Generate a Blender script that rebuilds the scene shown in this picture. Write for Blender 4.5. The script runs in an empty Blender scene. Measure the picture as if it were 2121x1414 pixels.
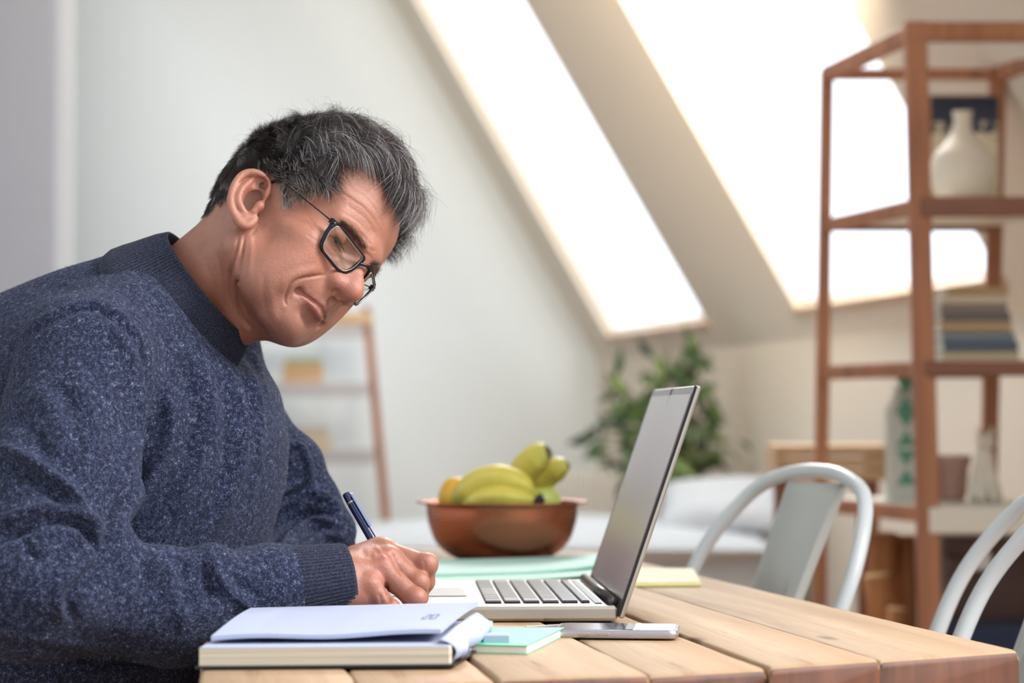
import bpy, math, random
import numpy as np
from mathutils import Vector, Matrix
rng = np.random.default_rng(7)
random.seed(7)
sc = bpy.context.scene
col = sc.collection
# ---------------------------------------------------------------- camera, world, light, exposure
CAMZ = 0.958
FPX = 4600.0
CX, CY, HOR = 1060.5, 707.0, 860.0
PITCH = math.atan((HOR - CY) / FPX)
cam = bpy.data.cameras.new('camera'); cam_o = bpy.data.objects.new('camera', cam); col.objects.link(cam_o)
cam.sensor_width = 36.0; cam.lens = FPX / 2121 * 36.0
cam_o.location = (0, 0, CAMZ); cam_o.rotation_euler = (math.pi / 2 + PITCH, 0, 0)
cam.clip_start = 0.05; cam.clip_end = 200
cam.dof.use_dof = True; cam.dof.focus_distance = 2.16; cam.dof.aperture_fstop = 4.4
sc.camera = cam_o
w = bpy.data.worlds.new('world'); sc.world = w; w.use_nodes = True
nt = w.node_tree; bg = nt.nodes['Background']
tc = nt.nodes.new('ShaderNodeTexCoord'); sx = nt.nodes.new('ShaderNodeSeparateXYZ')
rp = nt.nodes.new('ShaderNodeValToRGB')
nt.links.new(tc.outputs['Generated'], sx.inputs[0]); mr = nt.nodes.new('ShaderNodeMapRange'); mr.inputs[1].default_value = -1; mr.inputs[2].default_value = 1; nt.links.new(sx.outputs['Z'], mr.inputs[0]); nt.links.new(mr.outputs[0], rp.inputs[0])
e = rp.color_ramp.elements; e.new(0.5); e.new(0.53)
for i, (p, c) in enumerate(((0.0, (.16, .15, .14, 1)), (0.49, (.20, .19, .18, 1)), (0.53, (0.80, 0.88, 1.0, 1)), (0.80, (1.0, 0.96, 0.91, 1)))): e[i].position = p; e[i].color = c
nt.links.new(rp.outputs[0], bg.inputs[0]); bg.inputs[1].default_value = 1.75

def light_area(name, loc, target, size, power, color, sy=None):
    l = bpy.data.lights.new(name, 'AREA'); o = bpy.data.objects.new(name, l); col.objects.link(o)
    l.energy = power; l.color = color; l.size = size
    if sy: l.shape = 'RECTANGLE'; l.size_y = sy
    o.location = loc
    o.rotation_euler = (Vector(target) - Vector(loc)).to_track_quat('-Z', 'Y').to_euler()
    return o
light_area('assumed_right_key', (2.5, 1.6, 3.1), (-0.3, 2.3, 1.0), 1.2, 135, (1.0, 0.97, 0.94), 1.5)  # added key light for assumed daylight from the right, no skylight built there
light_area('added_room_fill', (0.55, 6.2, 3.3), (-0.4, 2.4, 1.0), 1.4, 95, (0.95, 0.97, 1.0), 1.4)  # added area light inside the room, imitating sky light through the skylights
light_area('warm_slope_fill', (0.25, 4.9, 2.3), (0.85, 7.0, 3.0), 0.6, 40, (1.0, 0.82, 0.62), 0.6).data.spread = math.radians(110)  # added warm light for the roof slope, no lamp hangs there
sc.view_settings.view_transform = 'Standard'; sc.view_settings.look = 'None'
sc.view_settings.gamma = 1.0; sc.view_settings.use_curve_mapping = False
sc.view_settings.exposure = 0.6
sc.cycles.use_denoising = True
sc.cycles.max_bounces = 8; sc.cycles.transparent_max_bounces = 16
sc.cycles.caustics_reflective = False; sc.cycles.caustics_refractive = False

# ---------------------------------------------------------------- pixel helpers
cp, sp_ = math.cos(PITCH), math.sin(PITCH)
def ray(px, py):
    x = (px - CX) / FPX; z = -(py - CY) / FPX
    return np.array([x, cp - z * sp_, sp_ + z * cp])
def W(px, py, d):                      # point seen at a pixel at distance d along Y
    r = ray(px, py); r = r * (d / r[1]); r[2] += CAMZ; return r
def T(px, py, z=0.75):                 # point seen at a pixel on a horizontal plane
    r = ray(px, py); t = (z - CAMZ) / r[2]; r = r * t; r[2] += CAMZ; return r
def proj(P):                           # points (n,3) -> pixels
    P = np.asarray(P, float); v = P - np.array([0, 0, CAMZ])
    yc = v[:, 1] * cp + v[:, 2] * sp_; zc = -v[:, 1] * sp_ + v[:, 2] * cp
    return np.stack([CX + FPX * v[:, 0] / yc, CY - FPX * zc / yc], 1)

# ---------------------------------------------------------------- object helpers
def empty(name, loc, label, cat, group=None, rz=0.0):
    o = bpy.data.objects.new(name, None); col.objects.link(o); o.location = loc; o.rotation_euler.z = rz
    o['label'] = label; o['category'] = cat
    if group: o['group'] = group
    bpy.context.view_layer.update()
    return o
def tag(o, label, cat, group=None):
    o['label'] = label; o['category'] = cat
    if group: o['group'] = group
    return o
def world_m(p):
    if p is None: return Matrix.Identity(4)
    m = p.matrix_basis.copy(); q = p.parent
    while q is not None: m = q.matrix_basis @ m; q = q.parent
    return m
def mesh_obj(name, V, F, mat, parent=None, smooth=True, local=False, auto=None):
    me = bpy.data.meshes.new(name)
    V = np.asarray(V, float)
    if parent is not None and not local:
        mi = np.array(world_m(parent).inverted()); V = V @ mi[:3, :3].T + mi[:3, 3]
    if isinstance(F, np.ndarray):
        n = F.shape[1]; me.vertices.add(len(V)); me.vertices.foreach_set('co', V.ravel())
        me.loops.add(F.size); me.loops.foreach_set('vertex_index', F.ravel().astype(np.int32))
        me.polygons.add(len(F)); me.polygons.foreach_set('loop_start', np.arange(0, F.size, n, dtype=np.int32))
        me.update(calc_edges=True); me.validate()
    else:
        me.from_pydata([tuple(v) for v in V], [], F); me.update()
    if smooth: me.polygons.foreach_set('use_smooth', [True] * len(me.polygons))
    if mat is not None: me.materials.append(mat)
    o = bpy.data.objects.new(name, me); col.objects.link(o)
    if parent is not None: o.parent = parent
    if auto is not None:
        try:
            me.set_sharp_from_angle(angle=math.radians(auto))
        except Exception: pass
    return o
def struct(o): o['kind'] = 'structure'; return o
class MB:
    def __init__(s): s.v = []; s.f = []
    def add(s, V, F):
        b = len(s.v); s.v += [tuple(map(float, v)) for v in V]; s.f += [tuple(int(i) + b for i in f) for f in F]; return s
    def box(s, c, h, M=None, bev=0.0):       # centre, half sizes, optional 3x3 axes (columns); bevelled box
        c = np.array(c, float); h = np.array(h, float); M = np.eye(3) if M is None else np.asarray(M, float)
        if bev <= 0:
            P = [[sx * h[0], sy * h[1], sz * h[2]] for sx in (-1, 1) for sy in (-1, 1) for sz in (-1, 1)]
            P = np.array(P) @ M.T + c
            return s.add(P, [(0, 1, 3, 2), (4, 6, 7, 5), (0, 4, 5, 1), (2, 3, 7, 6), (0, 2, 6, 4), (1, 5, 7, 3)])
        b = bev; P = []; idx = {}
        for sx in (-1, 1):
            for sy in (-1, 1):
                for sz in (-1, 1):
                    for a in range(3):
                        hh = [h[0] - b, h[1] - b, h[2] - b]; hh[a] = h[a]
                        idx[(sx, sy, sz, a)] = len(P); P.append([sx * hh[0], sy * hh[1], sz * hh[2]])
        F = []
        for a in range(3):
            o1, o2 = [k for k in range(3) if k != a]
            for sg in (-1, 1):
                q = []
                for (u, v) in ((-1, -1), (1, -1), (1, 1), (-1, 1)):
                    t = [0, 0, 0]; t[a] = sg; t[o1] = u; t[o2] = v; q.append(idx[(*t, a)])
                F.append(tuple(q))
        for a in range(3):                        # edge bevels along axis a
            o1, o2 = [k for k in range(3) if k != a]
            for u in (-1, 1):
                for v in (-1, 1):
                    t0 = [0, 0, 0]; t1 = [0, 0, 0]
                    t0[a] = -1; t1[a] = 1; t0[o1] = t1[o1] = u; t0[o2] = t1[o2] = v
                    F.append((idx[(*t0, o1)], idx[(*t1, o1)], idx[(*t1, o2)], idx[(*t0, o2)]))
        for sx in (-1, 1):
            for sy in (-1, 1):
                for sz in (-1, 1): F.append(tuple(idx[(sx, sy, sz, a)] for a in range(3)))
        P = np.array(P) @ M.T + c
        return s.add(P, F)
    def beam(s, p, q, w, t, side=(1, 0, 0), bev=0.0):   # beam from p to q, w along side, t across
        p = np.array(p, float); q = np.array(q, float); a = q - p; L = np.linalg.norm(a); a /= L
        sd = np.array(side, float); sd -= a * sd.dot(a); sd /= np.linalg.norm(sd); n = np.cross(a, sd)
        return s.box((p + q) / 2, (w / 2, t / 2, L / 2), np.stack([sd, n, a], 1), bev)
    def tube(s, P, r, n=10, cap=True, sq=None):
        V, F = tube(P, r, n, cap); return s.add(V, F)
    def lathe(s, prof, c=(0, 0, 0), n=32):
        c = np.array(c, float); k = len(prof); V = []; F = []
        for i in range(n):
            a = 2 * math.pi * i / n
            for (r, z) in prof: V.append(c + np.array([r * math.cos(a), r * math.sin(a), z]))
        for i in range(n):
            j = (i + 1) % n
            for m in range(k - 1): F.append((i * k + m, j * k + m, j * k + m + 1, i * k + m + 1))
        return s.add(V, F)
    def obj(s, name, mat, parent=None, smooth=False, auto=None, local=False):
        return mesh_obj(name, s.v, s.f, mat, parent, smooth, local, auto)
def frames(P):
    P = np.asarray(P, float); Tn = np.gradient(P, axis=0); Tn /= np.linalg.norm(Tn, axis=1)[:, None] + 1e-12
    up = np.array([0, 0, 1.0]) if abs(Tn[0][2]) < 0.9 else np.array([1.0, 0, 0])
    N = []; n = up - Tn[0] * up.dot(Tn[0]); n /= np.linalg.norm(n)
    for t in Tn: n = n - t * n.dot(t); n /= np.linalg.norm(n); N.append(n)
    N = np.array(N); return Tn, N, np.cross(Tn, N)
def tube(P, r, n=10, cap=True, shape=None):
    P = np.asarray(P, float); k = len(P); r = np.broadcast_to(np.asarray(r, float), (k,)) if np.ndim(r) < 2 else np.asarray(r)
    Tn, N, B = frames(P); a = np.linspace(0, 2 * math.pi, n, endpoint=False)
    sh = np.ones(n) if shape is None else np.asarray(shape)
    V = (P[:, None] + (N[:, None] * np.cos(a)[None, :, None] + B[:, None] * np.sin(a)[None, :, None]) * (r[:, None] * sh[None])[:, :, None]).reshape(-1, 3)
    F = [(i * n + j, i * n + (j + 1) % n, (i + 1) * n + (j + 1) % n, (i + 1) * n + j) for i in range(k - 1) for j in range(n)]
    if cap: F += [tuple(range(n - 1, -1, -1)), tuple(range((k - 1) * n, k * n))]
    return V, F
def smooth_path(P, m=8):                # Catmull-Rom
    P = np.asarray(P, float); Q = np.vstack([2 * P[0] - P[1], P, 2 * P[-1] - P[-2]]); out = []
    for i in range(1, len(Q) - 2):
        for t in np.linspace(0, 1, m, endpoint=False):
            a, b, c, d = Q[i - 1], Q[i], Q[i + 1], Q[i + 2]
            out.append(0.5 * ((2 * b) + (-a + c) * t + (2 * a - 5 * b + 4 * c - d) * t * t + (-a + 3 * b - 3 * c + d) * t ** 3))
    out.append(P[-1]); return np.array(out)

# ---------------------------------------------------------------- materials
def lin(c):                              # sRGB 0-255 -> linear
    return tuple((x / 255 / 12.92) if x / 255 <= 0.04045 else ((x / 255 + 0.055) / 1.055) ** 2.4 for x in c) + (1.0,)
def mat(name, c, rough=0.6, metal=0.0, spec=0.5, **kw):
    m = bpy.data.materials.new(name); m.use_nodes = True; b = m.node_tree.nodes['Principled BSDF']
    b.inputs['Base Color'].default_value = lin(c); b.inputs['Roughness'].default_value = rough; b.inputs['Metallic'].default_value = metal
    b.inputs['Specular IOR Level'].default_value = spec
    for k, v in kw.items(): b.inputs[k.replace('_', ' ')].default_value = v
    return m
class NT:
    def __init__(s, m): s.t = m.node_tree; s.b = s.t.nodes['Principled BSDF']
    def n(s, typ, **kw):
        x = s.t.nodes.new(typ)
        for k, v in kw.items():
            if k in x.inputs: x.inputs[k].default_value = v
            elif hasattr(x, k): setattr(x, k, v)
        return x
    def l(s, a, b): s.t.links.new(a, b)
    def coord(s, scale=(1, 1, 1), rot=(0, 0, 0), obj=True):
        t = s.n('ShaderNodeTexCoord'); m = s.n('ShaderNodeMapping'); m.inputs['Scale'].default_value = scale; m.inputs['Rotation'].default_value = rot
        s.l(t.outputs['Object'], m.inputs[0]); return m.outputs[0]
    def noise(s, co, scale, detail=4, rough=0.55, dist=0.0):
        x = s.n('ShaderNodeTexNoise'); x.inputs['Scale'].default_value = scale; x.inputs['Detail'].default_value = detail
        x.inputs['Roughness'].default_value = rough; x.inputs['Distortion'].default_value = dist; s.l(co, x.inputs['Vector']); return x.outputs['Fac']
    def ramp(s, fac, stops):
        r = s.n('ShaderNodeValToRGB'); e = r.color_ramp.elements
        while len(e) < len(stops): e.new(0.5)
        for i, (p, c) in enumerate(stops): e[i].position = p; e[i].color = lin(c) if max(c) > 1.001 or len(c) == 3 else c
        s.l(fac, r.inputs[0]); return r.outputs[0]
    def mix(s, fac, a, b, mode='MIX'):
        x = s.n('ShaderNodeMix'); x.data_type = 'RGBA'; x.blend_type = mode
        for sock, v in ((x.inputs[0], fac), (x.inputs[6], a), (x.inputs[7], b)):
            if hasattr(v, 'links'): s.l(v, sock)
            else: sock.default_value = v
        return x.outputs[2]
    def bump(s, h, strength=0.3, dist=0.01):
        x = s.n('ShaderNodeBump'); x.inputs['Strength'].default_value = strength; x.inputs['Distance'].default_value = dist
        s.l(h, x.inputs['Height']); s.l(x.outputs[0], s.b.inputs['Normal']); return x
def wood(name, c1, c2, c3, scale=1.0, axis=1, rough=0.55, bump=0.15, knots=False):
    m = mat(name, c1, rough); t = NT(m)
    st = [26 * scale] * 3; st[axis] = 1.6 * scale
    co = t.coord(tuple(st)); f = t.noise(co, 1.0, 8, 0.62, 0.6)
    st2 = [7 * scale] * 3; st2[axis] = 1.2 * scale; co2 = t.coord(tuple(st2)); g = t.noise(co2, 1.0, 3, 0.5)
    a = t.ramp(f, [(0.3, c3), (0.45, c1), (0.62, c2)])
    b = t.ramp(g, [(0.3, c3), (0.6, c2)])
    out = t.mix(0.35, a, b)
    if knots:
        st3 = [9 * scale] * 3; st3[axis] = 3.4 * scale; co3 = t.coord(tuple(st3))
        v = t.n('ShaderNodeTexVoronoi'); v.inputs['Scale'].default_value = 1.0; t.l(co3, v.inputs['Vector'])
        k = t.ramp(v.outputs['Distance'], [(0.0, (1.0, 1.0, 1.0, 1)), (0.06, (1.0, 1.0, 1.0, 1)), (0.11, (0.0, 0.0, 0.0, 1))])
        out = t.mix(k, out, lin((70, 52, 52)))
        st4 = [60 * scale] * 3; st4[axis] = 2.5 * scale; co4 = t.coord(tuple(st4)); h = t.noise(co4, 1.0, 5, 0.7, 0.3)
        k2 = t.ramp(h, [(0.30, (1.0, 1.0, 1.0, 1)), (0.37, (0.0, 0.0, 0.0, 1))])
        out = t.mix(k2, out, lin((110, 78, 56)))
        st5 = [5 * scale] * 3; st5[axis] = .8 * scale; co5 = t.coord(tuple(st5)); h5 = t.noise(co5, 1.0, 4, 0.6, 0.4)
        k5 = t.ramp(h5, [(0.40, (0.0, 0.0, 0.0, 1)), (0.62, (.55, .55, .55, 1))]); out = t.mix(k5, out, lin((150, 116, 86)))
    t.l(out, t.b.inputs['Base Color']); t.bump(f, bump, 0.004)
    return m
M_wall = mat('wall_paint', (220, 230, 236), 0.9); _t = NT(M_wall); _t.bump(_t.noise(_t.coord((1, 1, 1)), 60, 4), 0.05, 0.01)
M_slope = mat('cream_wall_paint', (230, 222, 208), 0.9); _t = NT(M_slope); _t.bump(_t.noise(_t.coord((1, 1, 1)), 50, 4), 0.05, 0.01)
M_white = mat('white_paint', (228, 234, 238), 0.5)
M_trim = mat('grey_wall_paint', (196, 202, 216), 0.9)
M_floor = wood('floor_boards', (150, 120, 95), (172, 140, 112), (120, 92, 70), 0.5)
M_table = wood('table_pine', (172, 148, 120), (190, 170, 144), (122, 92, 70), 1.0, 1, 0.62, 0.4, True)
M_table.node_tree.nodes['Principled BSDF'].inputs['Specular IOR Level'].default_value = .3
M_tend = wood('table_end_grain', (86, 50, 34), (106, 64, 44), (60, 36, 28), 2.0, 2, 0.6)
M_shelf = wood('shelf_oak', (166, 108, 76), (188, 128, 90), (124, 76, 54), 1.0, 2, 0.5)
M_shelfb = wood('shelf_board_oak', (128, 82, 62), (146, 96, 72), (100, 62, 48), 1.0, 0, 0.5)
M_cream = mat('cream_board', (232, 226, 212), 0.55)
M_metal = mat('white_powder_coat', (205, 212, 218), 0.28, 0.0, 0.6)
M_alu = mat('aluminium', (186, 181, 175), 0.34, 0.85); _t = NT(M_alu); _t.bump(_t.noise(_t.coord((1, 1, 1)), 900, 2), 0.03, 0.001)
M_black = mat('black_plastic', (18, 18, 24), 0.35)
M_rub = mat('black_rubber', (10, 10, 12), 0.7)
# ---------------------------------------------------------------- implicit surfaces (smooth union of shapes, meshed by surface nets)
class Field:
    def __init__(s, lo, hi, vox):
        s.vox = vox; s.lo = np.array(lo, float); s.n = np.ceil((np.array(hi) - s.lo) / vox).astype(int) + 1
        s.D = np.full(s.n, 1.0, np.float32)
    def sub(s, lo, hi):
        a = np.maximum(0, np.floor((lo - s.lo) / s.vox).astype(int)); b = np.minimum(s.n, np.ceil((hi - s.lo) / s.vox).astype(int) + 1)
        if np.any(b <= a): return None, None
        sl = tuple(slice(x, y) for x, y in zip(a, b))
        g = [(s.lo[i] + s.vox * np.arange(a[i], b[i])).astype(np.float32) for i in range(3)]
        return sl, (g[0][:, None, None], g[1][None, :, None], g[2][None, None, :])
    def op(s, sl, d, k, neg):
        A = s.D[sl]
        if neg:
            h = np.clip(0.5 - 0.5 * (A + d) / k, 0, 1); s.D[sl] = A * (1 - h) - d * h + k * h * (1 - h)
        else:
            h = np.clip(0.5 + 0.5 * (A - d) / k, 0, 1); s.D[sl] = A * (1 - h) + d * h - k * h * (1 - h)
    def ell(s, c, r, M=None, k=.01, neg=False):
        c = np.array(c, float); r = np.array(r, float) * np.ones(3); R_ = r.max() * 1.05 + k * 1.6 + s.vox * 2
        sl, g = s.sub(c - R_, c + R_)
        if sl is None: return
        x, y, z = [a - c[i] for i, a in enumerate(g)]
        if M is not None:
            M = np.asarray(M, float); x, y, z = [x * M[0, i] + y * M[1, i] + z * M[2, i] for i in range(3)]
        k0 = np.sqrt((x / r[0]) ** 2 + (y / r[1]) ** 2 + (z / r[2]) ** 2) + 1e-6
        k1 = np.sqrt((x / r[0] ** 2) ** 2 + (y / r[1] ** 2) ** 2 + (z / r[2] ** 2) ** 2) + 1e-6
        s.op(sl, k0 * (k0 - 1) / k1, k, neg)
    def cone(s, p, q, r1, r2=None, k=.01, neg=False):
        r2 = r1 if r2 is None else r2; p = np.array(p, float); q = np.array(q, float); R_ = max(r1, r2) + k * 1.6 + s.vox * 2
        sl, g = s.sub(np.minimum(p, q) - R_, np.maximum(p, q) + R_)
        if sl is None: return
        a = q - p; L2 = a.dot(a) + 1e-12; v = [g[i] - p[i] for i in range(3)]
        t = np.clip((v[0] * a[0] + v[1] * a[1] + v[2] * a[2]) / L2, 0, 1)
        d = np.sqrt((v[0] - t * a[0]) ** 2 + (v[1] - t * a[1]) ** 2 + (v[2] - t * a[2]) ** 2) - (r1 + (r2 - r1) * t)
        s.op(sl, d, k, neg)
    def chain(s, P, R_, k=.01, neg=False):
        R_ = np.broadcast_to(R_, (len(P),))
        for i in range(len(P) - 1): s.cone(P[i], P[i + 1], R_[i], R_[i + 1], k, neg)
    def mesh(s, smooth=1):
        D = s.D; S = D < 0; n = S.shape
        c = np.zeros(tuple(x - 1 for x in n), np.uint8)
        for i in (0, 1):
            for j in (0, 1):
                for k in (0, 1): c += S[i:n[0] - 1 + i, j:n[1] - 1 + j, k:n[2] - 1 + k]
        act = (c > 0) & (c < 8); idx = np.full(c.shape, -1, np.int32); I = np.argwhere(act); idx[act] = np.arange(len(I))
        pos = np.zeros((len(I), 3)); cnt = np.zeros(len(I))
        cor = [(i, j, k) for i in (0, 1) for j in (0, 1) for k in (0, 1)]
        vals = {q: D[I[:, 0] + q[0], I[:, 1] + q[1], I[:, 2] + q[2]] for q in cor}
        for a in cor:
            for ax in range(3):
                if a[ax] == 0:
                    b = list(a); b[ax] = 1; b = tuple(b); va, vb = vals[a], vals[b]; m = (va < 0) != (vb < 0)
                    t = np.where(m, va / np.where(m, va - vb, 1), 0); p = np.array(a)[None] + t[:, None] * (np.array(b) - np.array(a))[None]
                    pos[m] += p[m]; cnt[m] += 1
        V = s.lo + (I + pos / cnt[:, None]) * s.vox
        F = []
        for ax in range(3):
            o1, o2 = (ax + 1) % 3, (ax + 2) % 3
            A = np.take(S, range(n[ax] - 1), ax); B = np.take(S, range(1, n[ax]), ax); X = np.argwhere(A != B)
            X = X[(X[:, o1] > 0) & (X[:, o2] > 0) & (X[:, o1] < n[o1] - 1) & (X[:, o2] < n[o2] - 1)]
            sg = A[X[:, 0], X[:, 1], X[:, 2]]
            q = []
            for (da, db) in ((-1, -1), (0, -1), (0, 0), (-1, 0)):
                Y = X.copy(); Y[:, o1] += da; Y[:, o2] += db; q.append(idx[Y[:, 0], Y[:, 1], Y[:, 2]])
            q = np.stack(q, 1); q[~sg] = q[~sg][:, ::-1]; F.append(q)
        F = np.vstack(F); F = F[(F >= 0).all(1)]
        for _ in range(smooth): V = lapv(V, F, 0.5)
        return V, F
def lapv(V, F, w):
    E = np.vstack([F[:, [i, (i + 1) % 4]] for i in range(4)]); n = len(V)
    deg = np.bincount(E[:, 0], minlength=n) + np.bincount(E[:, 1], minlength=n); out = np.empty_like(V)
    for i in range(3):
        s_ = np.bincount(E[:, 0], V[E[:, 1], i], n) + np.bincount(E[:, 1], V[E[:, 0], i], n); out[:, i] = V[:, i] * (1 - w) + w * s_ / np.maximum(deg, 1)
    return out
def vnormals(V, F):
    a = np.cross(V[F[:, 2]] - V[F[:, 0]], V[F[:, 3]] - V[F[:, 1]]); N = np.zeros_like(V)
    for i in range(4):
        for j in range(3): N[:, j] += np.bincount(F[:, i], a[:, j], len(V))
    return N / (np.linalg.norm(N, axis=1)[:, None] + 1e-12)
def polydist(Q, P):                       # distance in 2D of points Q to polyline P, and position 0..1 along it
    P = np.asarray(P, float); best = np.full(len(Q), 1e9); tt = np.zeros(len(Q)); L = len(P) - 1
    for i in range(L):
        a = P[i]; d = P[i + 1] - a; t = np.clip(((Q - a) @ d) / (d @ d + 1e-9), 0, 1); e = np.linalg.norm(Q - a - t[:, None] * d, axis=1)
        m = e < best; best[m] = e[m]; tt[m] = (i + t[m]) / L
    return best, tt
def creases(V, N, facing, lines, scale=1.0, smoothp=True):   # each: (points, width px, height mm, taper)
    Q = proj(V); disp = np.zeros(len(V))
    for ln in lines:
        P, wd, h = ln[:3]; P = smooth_path([(x, y, 0) for x, y in P], 5)[:, :2] if smoothp and len(P) > 2 else P
        lo_, hi_ = np.min(P, 0) - wd * 3, np.max(P, 0) + wd * 3
        m = facing & (Q > lo_).all(1) & (Q < hi_).all(1)
        if not m.any(): continue
        d, t = polydist(Q[m], P); tp = np.clip(np.minimum(t, 1 - t) * 5, 0, 1) ** .7 if len(ln) < 4 else 1.0
        disp[m] += h * .001 * np.exp(-(d / wd) ** 2) * tp
    return V + N * (disp * scale)[:, None]
def inpoly(Q, P):
    x, y = Q[:, 0], Q[:, 1]; r = np.zeros(len(Q), bool); j = len(P) - 1
    for i in range(len(P)):
        xi, yi = P[i]; xj, yj = P[j]; c = ((yi > y) != (yj > y)) & (x < (xj - xi) * (y - yi) / (yj - yi + 1e-12) + xi); r ^= c; j = i
    return r
# ---------------------------------------------------------------- room
TH = math.radians(11.0)
U3 = np.array([-math.sin(TH), math.cos(TH), 0.0])        # along the knee wall, away from the camera
N3 = np.array([math.cos(TH), math.sin(TH), 0.0])         # to the right, out of the room
PHI = math.radians(59.4)
S3 = -N3 * math.cos(PHI) + np.array([0, 0, 1.0]) * math.sin(PHI)   # up the roof slope
KD = 10500.0
def sill(px): return W(px, 0, KD / (px - 166.0))[:2]
P0 = np.array([*sill(1260), 0.0]); ZS = 1.29
def RP(a, b, out=0.0):                                     # roof-plane point: a along U, b up slope from the sill line
    return P0 + U3 * a + np.array([0, 0, ZS]) + S3 * b + (N3 * math.sin(PHI) + np.array([0, 0, math.cos(PHI)])) * out
def apar(px): d = KD / (px - 166.0); return (d - P0[1]) / math.cos(TH)
a1l, a1r, a2l, a2r = 0.0, apar(1465), apar(1652), apar(2075)
aG = apar(1225) + 0.1; aN = -7.6; KZ = -0.10               # gable wall position; near end; knee crease below sill
b1, b2 = 2.45, 2.45
top = 3.6
def slab(name, quads, mat_, th=0.06):
    mb = MB()
    for (x0, x1, y0, y1) in quads:
        V = [RP(x0, y0), RP(x1, y0), RP(x1, y1), RP(x0, y1), RP(x0, y0, th), RP(x1, y0, th), RP(x1, y1, th), RP(x0, y1, th)]
        mb.add(V, [(0, 1, 2, 3), (7, 6, 5, 4), (0, 4, 5, 1), (1, 5, 6, 2), (2, 6, 7, 3), (3, 7, 4, 0)])
    return struct(mb.obj(name, mat_))
lo, hi = KZ, top
slab('wall_right', [(aG, a1l, lo, hi), (a1r, a2l, lo, hi), (a2r, aN, lo, hi), (a1l, a1r, lo, 0), (a2l, a2r, lo, 0), (a1l, a1r, b1, hi), (a2l, a2r, b2, hi)], M_slope)
kb = RP(0, KZ); kz = kb[2]
mb = MB()
A = RP(aG, KZ); B = RP(aN, KZ)
for p, q in ((A, B),):
    V = [(p[0], p[1], 0), (q[0], q[1], 0), tuple(q), tuple(p)]
    o3 = N3 * 0.15
    V2 = [tuple(np.array(v) + o3) for v in V]
    mb.add(V + V2, [(0, 1, 2, 3), (7, 6, 5, 4), (0, 4, 5, 1), (1, 5, 6, 2), (2, 6, 7, 3), (3, 7, 4, 0)])
struct(mb.obj('wall_right_low', M_slope))
# gable wall
G0 = RP(aG, 0); G0[2] = 0
mb = MB(); tt = (3.8 - kz) / math.sin(PHI)
nz0 = 0.09 - (kz - ZS) / math.tan(PHI); gq = [(-4.5, 0), (nz0, 0), (nz0, kz), (nz0 - (3.8 - kz) / math.tan(PHI), 3.8), (-4.5, 3.8)]
V = [G0 + N3 * a + np.array([0, 0, z]) for a, z in gq]; V += [v + U3 * 0.2 for v in V]
mb.add(V, [(0, 1, 2, 3, 4), (9, 8, 7, 6, 5)] + [(i, 5 + i, 5 + (i + 1) % 5, (i + 1) % 5) for i in range(5)]); struct(mb.obj('wall_back', M_wall))
# chimney breast on the far left: a shallow projection of the gable wall
pL = W(118, 700, 8.9)
cb = np.array([pL[0], pL[1], 0]) - N3 * 0.75
mb = MB(); mb.box(cb + np.array([0, 0, 1.9]), (0.75, 0.28, 1.9), np.stack([N3, U3, [0, 0, 1]], 1), 0.01); struct(mb.obj('trim_1', M_trim))
mb = MB(); mb.box(cb + N3 * 0.775 + U3 * 0.08 + np.array([0, 0, 1.9]), (0.035, 0.2, 1.9), np.stack([N3, U3, [0, 0, 1]], 1), 0.01); struct(mb.obj('trim_2', M_white))
lw = G0 - N3 * 4.4
mb = MB(); mb.box(lw - U3 * 5.8 + np.array([0, 0, 1.9]), (0.1, 6.0, 1.9), np.stack([N3, U3, [0, 0, 1]], 1)); struct(mb.obj('wall_left', M_wall))
mb = MB(); mb.box(G0 - N3 * 1.5 - U3 * 5.6 + np.array([0, 0, -0.05]), (3.6, 6.4, 0.05), np.stack([N3, U3, [0, 0, 1]], 1)); struct(mb.obj('floor', M_floor))
ct = RP(0, top)
mb = MB(); mb.box(G0 - N3 * 3.35 - U3 * 5.8 + np.array([0, 0, min(3.8, ct[2]) + 0.03]), (1.75, 6.0, 0.05), np.stack([N3, U3, [0, 0, 1]], 1)); struct(mb.obj('ceiling', M_wall))
mb = MB(); mb.box(lw - U3 * 11.6 + N3 * 1.9 + np.array([0, 0, 1.9]), (2.0, 0.1, 1.9), np.stack([N3, U3, [0, 0, 1]], 1)); struct(mb.obj('wall_front_block', M_wall))  # unseen wall, put in to block fill light from behind the camera
# skylights
M_glass = bpy.data.materials.new('window_glass'); M_glass.use_nodes = True; _n = M_glass.node_tree
for x in list(_n.nodes): _n.nodes.remove(x)
_o = _n.nodes.new('ShaderNodeOutputMaterial'); _tr = _n.nodes.new('ShaderNodeBsdfTransparent'); _g = _n.nodes.new('ShaderNodeBsdfGlossy'); _g.inputs['Roughness'].default_value = 0.02
_mx = _n.nodes.new('ShaderNodeMixShader'); _lw = _n.nodes.new('ShaderNodeLayerWeight'); _lw.inputs[0].default_value = .15; _fr = _n.nodes.new('ShaderNodeMath'); _fr.operation = 'MULTIPLY'; _fr.inputs[1].default_value = .06; _n.links.new(_lw.outputs['Facing'], _fr.inputs[0])
_n.links.new(_fr.outputs[0], _mx.inputs[0]); _n.links.new(_tr.outputs[0], _mx.inputs[1]); _n.links.new(_g.outputs[0], _mx.inputs[2]); _n.links.new(_mx.outputs[0], _o.inputs[0])
M_sill = wood('window_sill_wood', (205, 180, 155), (216, 194, 170), (190, 160, 132), 1.0, 1)
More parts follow.
